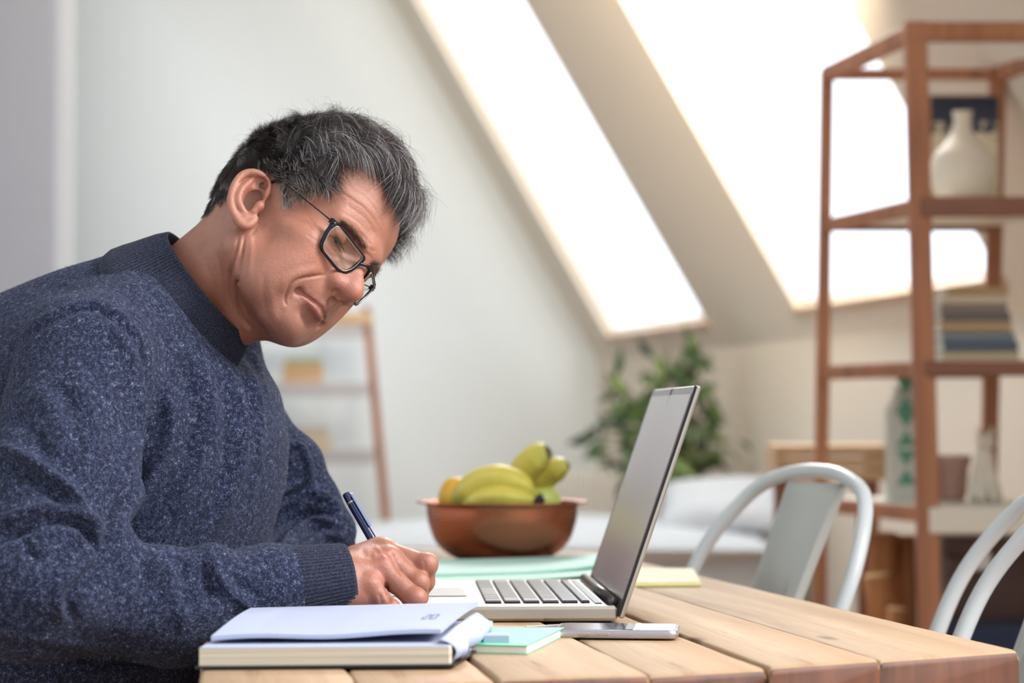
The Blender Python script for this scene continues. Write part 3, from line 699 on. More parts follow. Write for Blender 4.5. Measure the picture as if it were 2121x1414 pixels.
# ---------------------------------------------------------------- ladder shelf leaning on the gable wall
M_lsh = mat('pale_grey_shelf', (186, 186, 192), 0.5)
ladd = 9.1
la = empty('ladder_shelf', (W(700, 900, ladd)[0], 9.0, 0), 'leaning ladder shelf with pale boards behind the man', 'shelf')
def lp(px, py, d): return W(px, py, d)
tp, bm = lp(759, 640, 9.25), lp(800, 1085, 8.85); k = tp[2] / (tp[2] - bm[2]); bt_ = tp + (bm - tp) * k
tpl, btl = tp - [.78, -.0, 0], bt_ - [.92, 0, 0]
for a, b in ((tp, bt_), (tpl, btl)): mb = MB(); mb.beam(a, b, .034, .05, (1, 0, 0), .003); mb.obj('rail', M_lad, la)
for (y_, dp) in ((690, .16), (812, .20), (950, .24)):
    d_ = 9.05 - (y_ - 690) / 260 * .12; z_ = W(0, y_ - 16, d_)[2]; k = (tp[2] - z_) / (tp[2] - bt_[2]); a = tp + (bt_ - tp) * k; b = tpl + (btl - tpl) * k
    ym = a[1]
    mb = MB(); mb.box(((a[0] + b[0]) / 2, ym + .03, z_ - .006), ((a[0] - b[0]) / 2 - .018, dp / 2, .010), None, .002)
    mb.box(((a[0] + b[0]) / 2, ym + .03 - dp / 2, z_ - .022), ((a[0] - b[0]) / 2 - .018, .006, .028), None, .002); mb.obj('shelf_board', M_lsh, la)
    if y_ == 812:
        zc = z_ + .004; x0, x1 = W(590, 0, ym)[0], W(672, 0, ym)[0]; xm = (x0 + x1) / 2
        pb = empty('wooden_planter', (xm, ym, zc), 'small wooden planter box with low green plants on the ladder shelf', 'planter')
        for i in range(3): mb = MB(); mb.box((xm, ym - .03, zc + .015 + i * .028), ((x1 - x0) / 2, .006, .012), None, .002); mb.obj('slat', M_head, pb)
        mb = MB(); mb.box((xm, ym + .01, zc + .04), ((x1 - x0) / 2 - .004, .034, .038)); mb.obj('box', M_head, pb)
        M_gr = mat('soft_green', (140, 160, 110), 0.8); mb = MB()
        for i in range(60):
            c = np.array([xm + rng.uniform(-.07, .07), ym + rng.uniform(-.02, .03), zc + .078]); dv = np.array([rng.normal(0, .3), rng.normal(0, .3), 1.0]); dv /= np.linalg.norm(dv); L = rng.uniform(.015, .032); sd = np.cross(dv, [0, 1, 0]); sd /= np.linalg.norm(sd)
            mb.add([c, c + dv * L * .5 + sd * .005, c + dv * L, c + dv * L * .5 - sd * .005], [(0, 1, 2, 3)])
        mb.obj('greenery', M_gr, pb)['kind'] = 'stuff'
    if y_ == 950:
        zc = z_ + .004; x0, x1 = W(598, 0, ym)[0], W(690, 0, ym)[0]; xm = (x0 + x1) / 2
        for i, (c, lb) in enumerate((((206, 190, 164), 'lower'), ((198, 188, 172), 'upper'))):
            bk = empty('storage_box', (xm, ym, zc + i * .047), f'{lb} of two pale beige boxes on the ladder shelf', 'box', 'beige boxes on the ladder shelf')
            mm = mat('box_card', c, .8); mb = MB(); mb.box((xm - i * .006, ym, zc + .018 + i * .047), ((x1 - x0) / 2 - i * .012, .05, .017), None, .002); mb.obj('body', mm, bk)
            mb = MB(); mb.box((xm - i * .006, ym, zc + .040 + i * .047), ((x1 - x0) / 2 + .003 - i * .012, .053, .006), None, .002); mb.obj('lid', mm, bk)
    if y_ == 690:
        zc = z_ + .004; x0, x1 = W(690, 0, ym)[0], W(772, 0, ym)[0]; xm = (x0 + x1) / 2
        tr = empty('wooden_tray', (xm, ym, zc), 'small tan wooden tray on the top visible board of the ladder shelf', 'tray')
        mb = MB(); mb.box((xm, ym, zc + .006), ((x1 - x0) / 2, .05, .006)); mb.obj('base', M_head, tr)
        for yy in (-.047, .047): mb = MB(); mb.box((xm, ym + yy, zc + .03), ((x1 - x0) / 2, .003, .024)); mb.obj('side', M_head, tr)
# ---------------------------------------------------------------- potted ficus
M_leaf = mat('ficus_leaf', (96, 122, 72), 0.5); t = NT(M_leaf); oi = t.n('ShaderNodeObjectInfo')
t.l(t.ramp(oi.outputs['Random'], [(0.0, (44, 64, 48)), (0.5, (84, 112, 66)), (1.0, (134, 158, 92))]), t.b.inputs['Base Color'])
t.b.inputs['Transmission Weight'].default_value = 0.0
pd = 7.7; bp = W(1425, 1035, pd)
fc = empty('potted_ficus', (bp[0], pd, 0), 'bushy green potted plant under the left skylight, behind the laptop', 'plant')
M_terra = mat('terracotta', (190, 140, 118), 0.8); pz = W(0, 1008, pd)[2]
st = MB(); st.lathe([(0, 0), (.13, 0), (.13, pz - .19), (0, pz - .19)], (bp[0], pd, 0), 20); M_stool = M_white
so = st.obj('pot_stand', M_lad, fc, True, 40)
mb = MB(); mb.lathe([(0, 0), (.075, 0), (.10, .17), (.11, .17), (.11, .20), (.097, .20), (.09, .17), (0, .17)], (bp[0], pd, pz - .19), 28); mb.obj('pot', M_terra, fc, True, 40)
M_stem = mat('woody_stem', (96, 78, 60), 0.8)
lf = MB(); lf.add([(0, 0, 0), (.011, .022, .003), (.013, .040, .001), (.006, .062, -.006), (0, .078, -.014), (-.006, .062, -.006), (-.013, .040, .001), (-.011, .022, .003), (0, .022, -.002), (0, .045, -.005)],
                  [(0, 1, 8), (1, 2, 9, 8), (2, 3, 9), (3, 4, 9), (0, 8, 7), (7, 8, 9, 6), (6, 9, 5), (5, 9, 4)])
leafmesh = None
rl = np.random.default_rng(11)
tips = [(1250, 790), (1235, 850), (1215, 900), (1290, 800), (1300, 870), (1330, 930), (1310, 965), (1380, 700), (1435, 705), (1400, 760), (1360, 800), (1350, 850), (1400, 880), (1390, 940), (1420, 990), (1240, 950), (1470, 820), (1490, 860), (1500, 930), (1450, 900), (1440, 960), (1350, 970), (1270, 840), (1420, 820), (1330, 760), (1370, 740), (1460, 760), (1300, 930), (1405, 970), (1385, 900)]
base = np.array([bp[0], pd, pz])
wts = np.array([1.0] * len(tips)); nl = 295; cnt = 0
per = nl // len(tips)
for (x, y) in tips:
    tpt = W(x, y, pd + rl.uniform(-.10, .08)); mid_ = base * .45 + tpt * .55 + np.array([0, 0, .05])
    pth = smooth_path([base + rl.normal(0, .01, 3) * [1, 1, 0], mid_, tpt], 5); V, F = tube(pth, np.linspace(.006, .0018, len(pth)), 5); mesh_obj('stem', V, F, M_stem, fc, True)
    for i in range(per):
        f = rl.uniform(.5, 1.0); q_ = pth[int(f * (len(pth) - 1))] + rl.normal(0, .028, 3)
        dv = rl.normal(0, 1, 3) + np.array([0, 0, -.5]) + (tpt - base) * 1.5; dv /= np.linalg.norm(dv)
        if leafmesh is None:
            o = lf.obj('leaf', M_leaf, fc, local=True, smooth=True); leafmesh = o.data
        else:
            o = bpy.data.objects.new('leaf', leafmesh); col.objects.link(o); o.parent = fc
        s_ = rl.uniform(.75, 1.25)
        s_ *= 1.35; Mx4 = Matrix.Translation(Vector(q_ - np.array(fc.location))) @ Vector(dv).to_track_quat('Y', 'Z').to_matrix().to_4x4() @ Matrix.Rotation(rl.uniform(0, 6.28), 4, 'Y') @ Matrix.Scale(s_, 4)
        o.matrix_basis = Mx4
# ---------------------------------------------------------------- laptop
hn = T(1280, 1290); hf_dir = U3.copy()                       # hinge near corner on the table
lang = math.radians(3.0)
lx = np.array([math.cos(lang), math.sin(lang), 0]); ly = np.array([-lx[1], lx[0], 0])    # x to the right (depth), y away (width)
LD, LW, LH = .247, .365, .016
lap = empty('laptop', tuple(hn - lx * LD / 2 + ly * LW / 2), 'open silver laptop in the middle of the table, facing the man', 'laptop')
MLx = np.stack([lx, ly, [0, 0, 1]], 1)
Z0 = .7505
def LPt(a, b, z): return np.array([hn[0], hn[1], Z0]) + lx * a + ly * b + np.array([0, 0, z])   # a from hinge (negative to the man)
mb = MB(); mb.box(LPt(-LD / 2, LW / 2, .001 + LH / 2), (LD / 2, LW / 2, LH / 2 - .0006), MLx, .003); mb.obj('base', M_alu, lap)
mb = MB(); mb.box(LPt(-LD / 2, LW / 2, .0012), (LD / 2 - .006, LW / 2 - .006, .0015), MLx, .001); mb.obj('bottom_plate', M_black, lap)
zt_ = .001 + LH
M_key = mat('key_grey', (104, 100, 102), 0.32); t = NT(M_key)
kw = (.1105 - .0) / 6
ks = {}
def key(a0, a1, b0, b1):
    w_, h_ = a1 - a0 - .0038, b1 - b0 - .0034; kk = (round(w_, 5), round(h_, 5))
    if kk not in ks:
        m_ = MB(); m_.box((0, 0, 0), (w_ / 2, h_ / 2, .0011), MLx, .0006); o = m_.obj('key', M_key, lap, local=True); ks[kk] = o.data
    else:
        o = bpy.data.objects.new('key', ks[kk]); col.objects.link(o); o.parent = lap
    c = LPt((a0 + a1) / 2, (b0 + b1) / 2, zt_ + .0013); o.location = c - np.array(lap.location)
A0 = -.133
rowsd = [([1.25, 1, 1.25, 5, 1.25, 1, 1, 1, 1], 1.0), ([2.25] + [1] * 10 + [2.25], 1.0), ([1.75] + [1] * 11 + [1.75], 1.0), ([1.5] + [1] * 12 + [1.0], 1.0), ([1] * 13 + [1.5], 1.0), ([1.04] * 14, .62)]
a = A0
for (ws, hh) in rowsd:
    tot = sum(ws); b = LW / 2 - .145; sc_ = .290 / tot
    mb = MB(); mb.box(LPt(a + kw * hh * .53, LW / 2, zt_ + .0003), (kw * hh * .53 - .0015, .1455, .0004), MLx); mb.obj('key_gap_shade', M_black, lap)  # black strip under each row paints the shadow in the key gaps
    for w_ in ws: key(a, a + kw * hh * 1.06, b, b + w_ * sc_); b += w_ * sc_
    a += kw * hh * 1.06
mb = MB(); mb.box(LPt(-.188, LW / 2 - .003, zt_ + .0001), (.040, .054, .0004), MLx); mb.obj('trackpad', mat('trackpad', (176, 174, 172), .3, .6), lap)
mb = MB(); mb.tube([LPt(-.004, .018, zt_ + .002), LPt(-.004, LW - .018, zt_ + .002)], .0058, 14); mb.obj('hinge', mat('hinge_metal', (96, 92, 92), .3, .7), lap, True)
mb = MB(); mb.box(LPt(-.017, LW / 2, zt_ - .0001), (.0035, LW / 2 - .028, .0006), MLx); mb.obj('vent_slot', M_black, lap)
# lid
la_ = math.radians(18.8); lup = lx * math.sin(la_) + np.array([0, 0, math.cos(la_)]); lnn = lx * math.cos(la_) - np.array([0, 0, math.sin(la_)])
LLb = .2465
ML = np.stack([lnn, ly, lup], 1); lc = LPt(.003, LW / 2, .004)
mb = MB(); mb.box(lc + lup * LLb / 2, (.0030, LW / 2, LLb / 2), ML, .0018); mb.obj('lid', M_alu, lap)
mb = MB(); mb.box(lc + lup * LLb / 2 - lnn * .0031, (.0007, LW / 2 - .0022, LLb / 2 - .0022), ML); mb.obj('bezel', mat('screen_bezel', (128, 120, 120), .25, .0, .5), lap)
M_scr = mat('screen_glass', (212, 204, 206), .24, .0, .4)  # pale base colour stands in for a bright reflection in the glass
mb = MB(); mb.box(lc + lup * (LLb / 2 + .004) - lnn * .0040, (.0003, LW / 2 - .010, LLb / 2 - .014), ML); mb.obj('screen', M_scr, lap)
mb = MB(); mb.box(lc + lup * LLb / 2 - lnn * .0034 - ly * (LW / 2 - .001), (.0007, .0012, LLb / 2 - .001), ML); mb.obj('rubber_edge', M_black, lap)
mb = MB(); mb.box(lc + lup * LLb / 2 - lnn * .0034 + ly * (LW / 2 - .001), (.0007, .0012, LLb / 2 - .001), ML); mb.obj('rubber_edge', M_black, lap)
mb = MB(); mb.box(lc + lup * (LLb - .011) - lnn * .0040, (.0004, .0008, .009), ML); mb.obj('camera_mark', M_black, lap)
# ---------------------------------------------------------------- papers and folders behind the laptop
def sheet(name, quad, z0, th, m, parent=None, wav=0.0, n=12):
    V = []; F = []
    q = [np.array([*p, 0]) for p in quad]
    for z_ in (z0 + th, z0):
        for j in range(n + 1):
            for i in range(n + 1):
                u, v_ = i / n, j / n; p = (q[0] * (1 - u) + q[1] * u) * (1 - v_) + (q[3] * (1 - u) + q[2] * u) * v_
                V.append((p[0], p[1], z_ + wav * max(0, u - .45) ** 2 * (1 - .5 * v_)))
    k = (n + 1) ** 2
    for s_ in (0, 1):
        for j in range(n):
            for i in range(n): a = s_ * k + j * (n + 1) + i; r = (a, a + 1, a + n + 2, a + n + 1); F.append(r if s_ == 0 else r[::-1])
    for i in range(n):
        F.append((i, k + i, k + i + 1, i + 1)); a = n * (n + 1) + i; F.append((a, a + 1, k + a + 1, k + a))
        a = i * (n + 1); F.append((a, a + n + 1, k + a + n + 1, k + a)); a = i * (n + 1) + n; F.append((a, k + a, k + a + n + 1, a + n + 1))
    return mesh_obj(name, V, F, m, parent, True, auto=35)
def XY(px, py): return T(px, py)[:2]
M_teal = mat('teal_card', (84, 176, 160), .6); M_pteal = mat('pale_teal_paper', (176, 212, 206), .6); M_yel = mat('yellow_card', (228, 226, 140), .6); M_pyel = mat('pale_yellow_paper', (220, 218, 192), .7); M_lime = mat('lime_card', (140, 200, 70), .5)
qf = [XY(850, 1212), XY(1290, 1205), XY(1300, 1172), XY(880, 1176)]
f1 = empty('paper_folder', (*qf[0], .75), 'teal paper folder lying behind the laptop, under the pale sheets', 'folder')
sheet('cover', qf, .7508, .003, M_teal, f1); sheet('inner_sheets', [q * .995 + np.mean(qf, 0) * .005 for q in qf], .7538, .002, mat('mint_sheet', (176, 224, 204), .6), f1, .03)
qf2 = [XY(870, 1205), XY(1270, 1193), XY(1262, 1164), XY(905, 1174)]
f2 = empty('paper_sheets', (*qf2[0], .756), 'stack of pale blue-green sheets on top of the teal folder', 'paper')
o = sheet('sheet_stack', qf2, .7565, .0035, M_pteal, f2, .03); o = sheet('lower_sheet', [q * .99 + np.mean(qf2, 0) * .01 for q in qf2], .7560, .0012, M_teal, f2, .03)
qf3 = [XY(1215, 1216), XY(1452, 1214), XY(1438, 1186), XY(1230, 1182)]
f3 = empty('yellow_folder', (*qf3[1], .75), 'pale yellow folder sticking out to the right of the laptop lid', 'folder')
sheet('bottom_cover', qf3, .7506, .003, M_yel, f3); sheet('top_cover', [q * .985 + np.mean(qf3, 0) * .015 for q in qf3], .7536, .0025, M_pyel, f3)
qf4 = [XY(1215, 1214), XY(1262, 1214), XY(1262, 1206), XY(1220, 1206)]
f4 = empty('lime_notebook', (*qf4[0], .75), 'lime green notebook corner behind the laptop hinge', 'notebook')
# small lime book sits on the yellow folder
sheet('cover', qf4, .7562, .004, M_lime, f4); sheet('pages', [q * .98 + np.mean(qf4, 0) * .02 for q in qf4], .7602, .0015, M_page, f4)
# ---------------------------------------------------------------- fruit bowl
bw = T(1040, 1166); BC = np.array([bw[0], 957 / 300.0, .7508]); BC[0] = (1040 - CX) / FPX * BC[1]
M_cop = mat('hammered_copper', (160, 98, 76), .22, 1.0); t = NT(M_cop)
tcn = t.n('ShaderNodeTexCoord'); mp = t.n('ShaderNodeMapping'); t.l(tcn.outputs['UV'], mp.inputs[0]); mp.inputs['Scale'].default_value = (1, 1, 1)
vo = t.n('ShaderNodeTexVoronoi'); vo.inputs['Scale'].default_value = 1.0; vo.inputs['Randomness'].default_value = 0.0; t.l(mp.outputs[0], vo.inputs['Vector'])
rmp = t.ramp(vo.outputs['Distance'], [(0.0, (0, 0, 0, 1)), (0.42, (1, 1, 1, 1))])
t.bump(rmp, .45, .0012); t.l(t.ramp(vo.outputs['Distance'], [(0.0, (104, 62, 48)), (.35, (172, 106, 80))]), t.b.inputs['Base Color'])
R_ = .1165; RZ = .083
bo = empty('copper_bowl', BC, 'hammered copper bowl of fruit on the table behind the laptop', 'bowl')
prof = bez([(.0, .0), (.045, .0), (.072, .006), (.095, .026), (.106, .055), (.1085, .078)], 8)
prof += [(.110, .0805), (.1225, .0825), (.1232, .0838), (.1225, .0850), (.108, .0835), (.1062, .078)] + [(r * .972, z + .002) for r, z in prof[::-1][:-1]] + [(0, .003)]
mb = MB(); nseg = 96; mb.lathe(prof, BC, nseg); o = mb.obj('bowl_body', M_cop, bo, True)
uv = o.data.uv_layers.new(name='UVMap'); k = len(prof); ln = np.cumsum([0] + [math.dist(prof[i], prof[i + 1]) for i in range(k - 1)])
for pg in o.data.polygons:
    vs = [o.data.loops[li].vertex_index for li in pg.loop_indices]; segs = [v_ // k for v_ in vs]; mx_ = max(segs)
    for li, vi, sg in zip(pg.loop_indices, vs, segs):
        if mx_ == nseg - 1 and sg == 0: sg = nseg
        uv.data[li].uv = (sg / nseg * 150, ln[vi % k] / .0046)
M_ban = mat('banana_skin', (214, 196, 66), .45); t = NT(M_ban)
at = t.n('ShaderNodeAttribute'); at.attribute_name = 'along'
nz = t.noise(t.coord((1, 1, 1)), 40, 4); sp = t.noise(t.coord((1, 1, 1)), 160, 3, .7)
c = t.ramp(at.outputs['Fac'], [(0.0, (50, 42, 36)), (.03, (60, 50, 40)), (.06, (150, 160, 50)), (.25, (206, 192, 84)), (.75, (216, 200, 96)), (.92, (176, 174, 74)), (.965, (52, 44, 50)), (1.0, (34, 28, 36))])
c = t.mix(t.ramp(nz, [(.46, (0, 0, 0, 1)), (.68, (.4, .4, .4, 1))]), c, lin((168, 168, 60)))
c = t.mix(t.ramp(sp, [(.70, (0, 0, 0, 1)), (.76, (1, 1, 1, 1))]), c, lin((110, 80, 40)))
t.l(c, t.b.inputs['Base Color'])
def banana(P, lb, r=.0165, rollt=0.0):
    P = smooth_path(P, 8); n = len(P); s_ = np.linspace(0, 1, n)
    rad = r * np.interp(s_, [0, .03, .10, .16, .28, .5, .75, .90, .96, .985, 1.0], [.30, .26, .30, .5, .85, 1.0, .96, .72, .42, .30, .22])
    a = np.linspace(0, 2 * math.pi, 20, endpoint=False) + rollt; shp = 1 + .055 * np.cos(5 * a)
    V, F = tube(P, rad, 20, True, shp); e = empty('banana', P[n // 2] - [0, 0, 0], lb, 'banana', 'bananas in the copper bowl')
    o = mesh_obj('skin', V, F, M_ban, e, True); at_ = o.data.attributes.new('along', 'FLOAT', 'POINT'); at_.data.foreach_set('value', np.repeat(s_, 20).astype(np.float32)); return e
def Bp(px, py, d): return W(px, py, d)
BAN1 = banana([Bp(1122, 1035, 3.12), Bp(1098, 1022, 3.12), Bp(1072, 1001, 3.12), Bp(1030, 990, 3.12), Bp(985, 1002, 3.13), Bp(958, 1030, 3.14), Bp(946, 1058, 3.16)], 'curved banana lying on top at the front of the bowl', .0185)
banana([Bp(1126, 1040, 3.10), Bp(1100, 1036, 3.10), Bp(1070, 1034, 3.10), Bp(1035, 1030, 3.10), Bp(1000, 1036, 3.11), Bp(975, 1050, 3.12), Bp(958, 1078, 3.13)], 'banana lowest at the front, half behind the bowl rim', .0165)
banana([Bp(1052, 1050, 3.20), Bp(1060, 1020, 3.20), Bp(1076, 988, 3.19), Bp(1096, 962, 3.18), Bp(1120, 943, 3.17), Bp(1141, 936, 3.165)], 'banana pointing up out of the bowl, left of the two', .022)
banana([Bp(1080, 1055, 3.25), Bp(1092, 1030, 3.25), Bp(1112, 1004, 3.24), Bp(1136, 982, 3.23), Bp(1160, 968, 3.22), Bp(1180, 964, 3.22)], 'banana pointing up to the right, behind its neighbour', .018)
mb = MB(); mb.tube(smooth_path([Bp(1096, 1040, 3.10), Bp(1112, 1036, 3.098), Bp(1124, 1030, 3.096)], 4), [.0055, .0056, .0057, .0058, .006, .0062, .0066, .0070, .0072][:9], 12); mb.obj('stem_end', mat('banana_stem_dark', (52, 42, 46), .8), BAN1, True)
def fruit(c, r, lb, m, cat, nm, sq=(1, 1, 1)):
    e = empty(nm, c, lb, cat); prof = [(math.sin(a) * r * (1 + .04 * math.sin(a * 2)), -math.cos(a) * r * .95 + (.12 * r * math.exp(-((math.pi - a) / .35) ** 2) * -1)) for a in np.linspace(0, math.pi, 20)]
    mb = MB(); mb.lathe(prof, (0, 0, 0), 28); V = np.array(mb.v) * np.array(sq) + c; mesh_obj('skin', V, mb.f, m, e, True)
    mb = MB(); mb.tube([np.array(c) + [0, 0, r * .75], np.array(c) + [.002, 0, r * 1.02]], .0015, 6); mb.obj('stem', M_stem, e, True)
M_man = mat('mango_skin', (232, 180, 52), .4); M_app = mat('green_apple_skin', (196, 208, 110), .35)
fruit(Bp(948, 1032, 3.2), .0285, 'orange yellow mango at the left of the bowl', M_man, 'mango', 'mango', (1, 1, 1.25))
fruit(Bp(1122, 1036, 3.24), .028, 'pale green apple at the right of the bowl, behind the banana stem', M_app, 'apple', 'apple')
# ---------------------------------------------------------------- small green notebook and phone
def quadbook(name, quad, z0, th, cover, lb, cat, spine=0):
    e = empty(name, (*np.mean(quad, 0), z0), lb, cat); q = [np.array(p) for p in quad]; c = np.mean(q, 0)
    sheet('back_cover', quad, z0, .0009, cover, e, n=2); sheet('page_block', [p + (c - p) * .02 for p in q], z0 + .0009, th - .0018, M_page, e, n=2); sheet('front_cover', quad, z0 + th - .0009, .0009, cover, e, n=2); return e
M_mint = mat('mint_green_cover', (66, 176, 138), .45)
quadbook('green_notebook', [XY(958, 1354), XY(1092, 1357), XY(1170, 1318), XY(1000, 1318)], .7506, .008, M_mint, 'small mint green notebook between the open notebook and the phone', 'notebook')
ph0, ph1, ph2, ph3 = XY(1168, 1326), XY(1362, 1328), XY(1408, 1306), XY(1180, 1303)
phn = empty('smartphone', (*((ph0 + ph2) / 2), .75), 'silver phone lying flat on the table in front of the laptop', 'phone')
pcn = (ph0 + ph1 + ph2 + ph3) / 4; pax = (ph1 - ph0); pL = .142; pax /= np.linalg.norm(pax); pay = np.array([-pax[1], pax[0]])
MP = np.stack([[*pax, 0], [*pay, 0], [0, 0, 1]], 1)
def rrect(hx, hy, r, n=8):
    P = []
    for (sx_, sy_, a0) in ((1, 1, 0), (-1, 1, 90), (-1, -1, 180), (1, -1, 270)):
        for i in range(n + 1): a = math.radians(a0 + 90 * i / n); P.append((sx_ * (hx - r) + r * math.cos(a), sy_ * (hy - r) + r * math.sin(a)))
    return P
def plate(P, layers, M, c):
    V = []; n = len(P); F = []
    for (z_, ins) in layers:
        for (x, y) in P:
            l = math.hypot(x, y); V.append(np.asarray(M) @ np.array([x - x / l * ins, y - y / l * ins, z_]) + c)
    for k_ in range(len(layers) - 1):
        for j in range(n): F.append((k_ * n + j, k_ * n + (j + 1) % n, (k_ + 1) * n + (j + 1) % n, (k_ + 1) * n + j))
    F += [tuple(range(n - 1, -1, -1)), tuple(range((len(layers) - 1) * n, len(layers) * n))]
    return V, F
pc3 = np.array([*pcn, .7506])
V, F = plate(rrect(.058, .036, .009), [(0, .0015), (.0008, .0004), (.002, 0), (.0055, 0), (.0068, .0004), (.0075, .0016)], MP, pc3)
mesh_obj('body', V, F, mat('phone_silver', (186, 186, 196), .25, .8), phn, True, auto=50)
V, F = plate(rrect(.055, .033, .007), [(.0074, 0), (.0079, .0003)], MP, pc3); mesh_obj('glass', V, F, mat('phone_glass', (120, 122, 138), .08, .4, .8), phn, True, auto=40)
mb = MB(); mb.box(pc3 + MP @ np.array([.012, 0, .0080]), (.0035, .032, .0003), MP); mb.obj('dark_band', M_black, phn)
mb = MB(); mb.box(pc3 + MP @ np.array([.020, 0, .0080]), (.0012, .032, .0003), MP); mb.obj('light_band', M_white, phn)
for a in (-.03, -.012): mb = MB(); mb.box(pc3 + MP @ np.array([a, -.0362, .004]), (.006, .0006, .0012), MP, .0004); mb.obj('side_button', M_alu, phn)
# grey rod put in for the shadow by the phone
sa, sb = T(1082, 1305, .754), T(1172, 1299, .754)
sh_rod = empty('shadow_rod', (sa + sb) / 2, 'slim grey pencil put in for the phone shadow, beside the laptop', 'rod')
mb = MB(); mb.tube([sa + (sb - sa) * t for t in (0, .08, .1, 1)], [.0006, .0034, .0036, .0036], 8); mb.obj('barrel', mat('shadow_grey', (120, 118, 124), .4), sh_rod, True)
# ---------------------------------------------------------------- open notebook at the table end
M_pgw = mat('notebook_paper', (164, 173, 200), .8); t = NT(M_pgw)
M_edge = mat('page_edges', (222, 214, 198), .85); t = NT(M_edge); wv = t.noise(t.coord((2, 2, 700)), 1.0, 2); t.l(t.ramp(wv, [(.35, (178, 168, 152)), (.65, (212, 204, 188))]), t.b.inputs['Base Color'])
n0, n1 = T(412, 1388), T(930, 1384)
nax = (n1 - n0); nLn = np.linalg.norm(nax[:2]); nax = nax / nLn; nay = np.array([-nax[1], nax[0], 0]); MN = np.stack([nax, nay, [0, 0, 1]], 1)
nb_ = empty('open_notebook', tuple(n0 + nax * nLn / 2 + nay * .08), 'thick open diary with lined pages at the near left end of the table', 'notebook')
def NP(a, b, z): return np.array([n0[0], n0[1], .7512]) + nax * a + nay * b + np.array([0, 0, z])
D_ = .235; skew = .10
def NPs(a, b, z): return NP(a + b * skew * 1.0 * (a / nLn) + b * .12, b, z)
def slabq(name, a0, a1, b0, b1, z0, z1, m, n=6, fz=None):
    mb = MB(); V = []; N_ = 24
    for zi in (0, 1):
        for j in range(N_ + 1):
            for i in range(N_ + 1):
                a_ = a0 + (a1 - a0) * i / N_; b_ = b0 + (b1 - b0) * j / N_; z_ = (z1 if zi == 0 else z0)
                if fz: z_ = z_ + fz(i / N_, j / N_, zi == 0)
                V.append(NPs(a_, b_, z_))
    k_ = (N_ + 1) ** 2; F = []; n = N_
    for s_ in (0, 1):
        for j in range(n):
            for i in range(n): a = s_ * k_ + j * (n + 1) + i; r = (a, a + 1, a + n + 2, a + n + 1); F.append(r if s_ == 0 else r[::-1])
    for i in range(n):
        F.append((i, k_ + i, k_ + i + 1, i + 1)); a = n * (n + 1) + i; F.append((a, a + 1, k_ + a + 1, k_ + a))
        a = i * (n + 1); F.append((a, a + n + 1, k_ + a + n + 1, k_ + a)); a = i * (n + 1) + n; F.append((a, k_ + a, k_ + a + n + 1, a + n + 1))
    return mesh_obj(name, V, F, m, nb_, True, auto=35)
slabq('back_cover', -.003, nLn + .004, -.002, D_, 0, .0022, M_black)
slabq('page_block', 0, nLn, .001, D_ - .01, .0023, .0165, M_edge)
slabq('lower_page', .0, nLn - .001, .001, D_ - .01, .0166, .0171, M_pgw)
# lifted bundle of pages arching over, with printed lines
def lift(u, v_, top): return (.0030 + .004 * u + (.007 + .000 * u) * math.sin(math.pi * min(1, max(0, v_)) * .55) + .0012 * math.sin(9 * u) * (1 - v_))
up = slabq('lifted_pages', .004, nLn - .012, .030, D_ - .012, .0170, .0205, M_pgw, fz=lift)
# curled page ends at the right
for k_, (w0, off) in enumerate(((.0, 0), (.004, .003), (.008, .006))):
    V = []; F = []; n = 16
    for j in range(n + 1):
        b_ = .012 + k_ * .02 + (D_ - .05 - .03 * k_) * j / n
        for i in range(n + 1):
            s_ = i / n; a_ = nLn - .010 + (.014 + .005 * math.sin(j * .7 + k_)) * math.sin(s_ * 2.3); z_ = .0215 + .006 * math.sin(math.pi * .5 * j / n) - (.018 + off * .3) * s_ ** 1.4
            V.append(NPs(a_, b_, z_))
    for j in range(n):
        for i in range(n): a = j * (n + 1) + i; F.append((a, a + 1, a + n + 2, a + n + 1))
    o = mesh_obj('curled_page', V, F, M_pgw, nb_, True); o.modifiers.new('t', 'SOLIDIFY').thickness = .0004
tb0 = NPs(nLn + .004, .10, .006)
mb = MB(); mb.box(NPs(nLn + .016, .135, .010), (.012, .010, .004), MN, .001); mb.obj('page_tab', M_pgw, nb_)
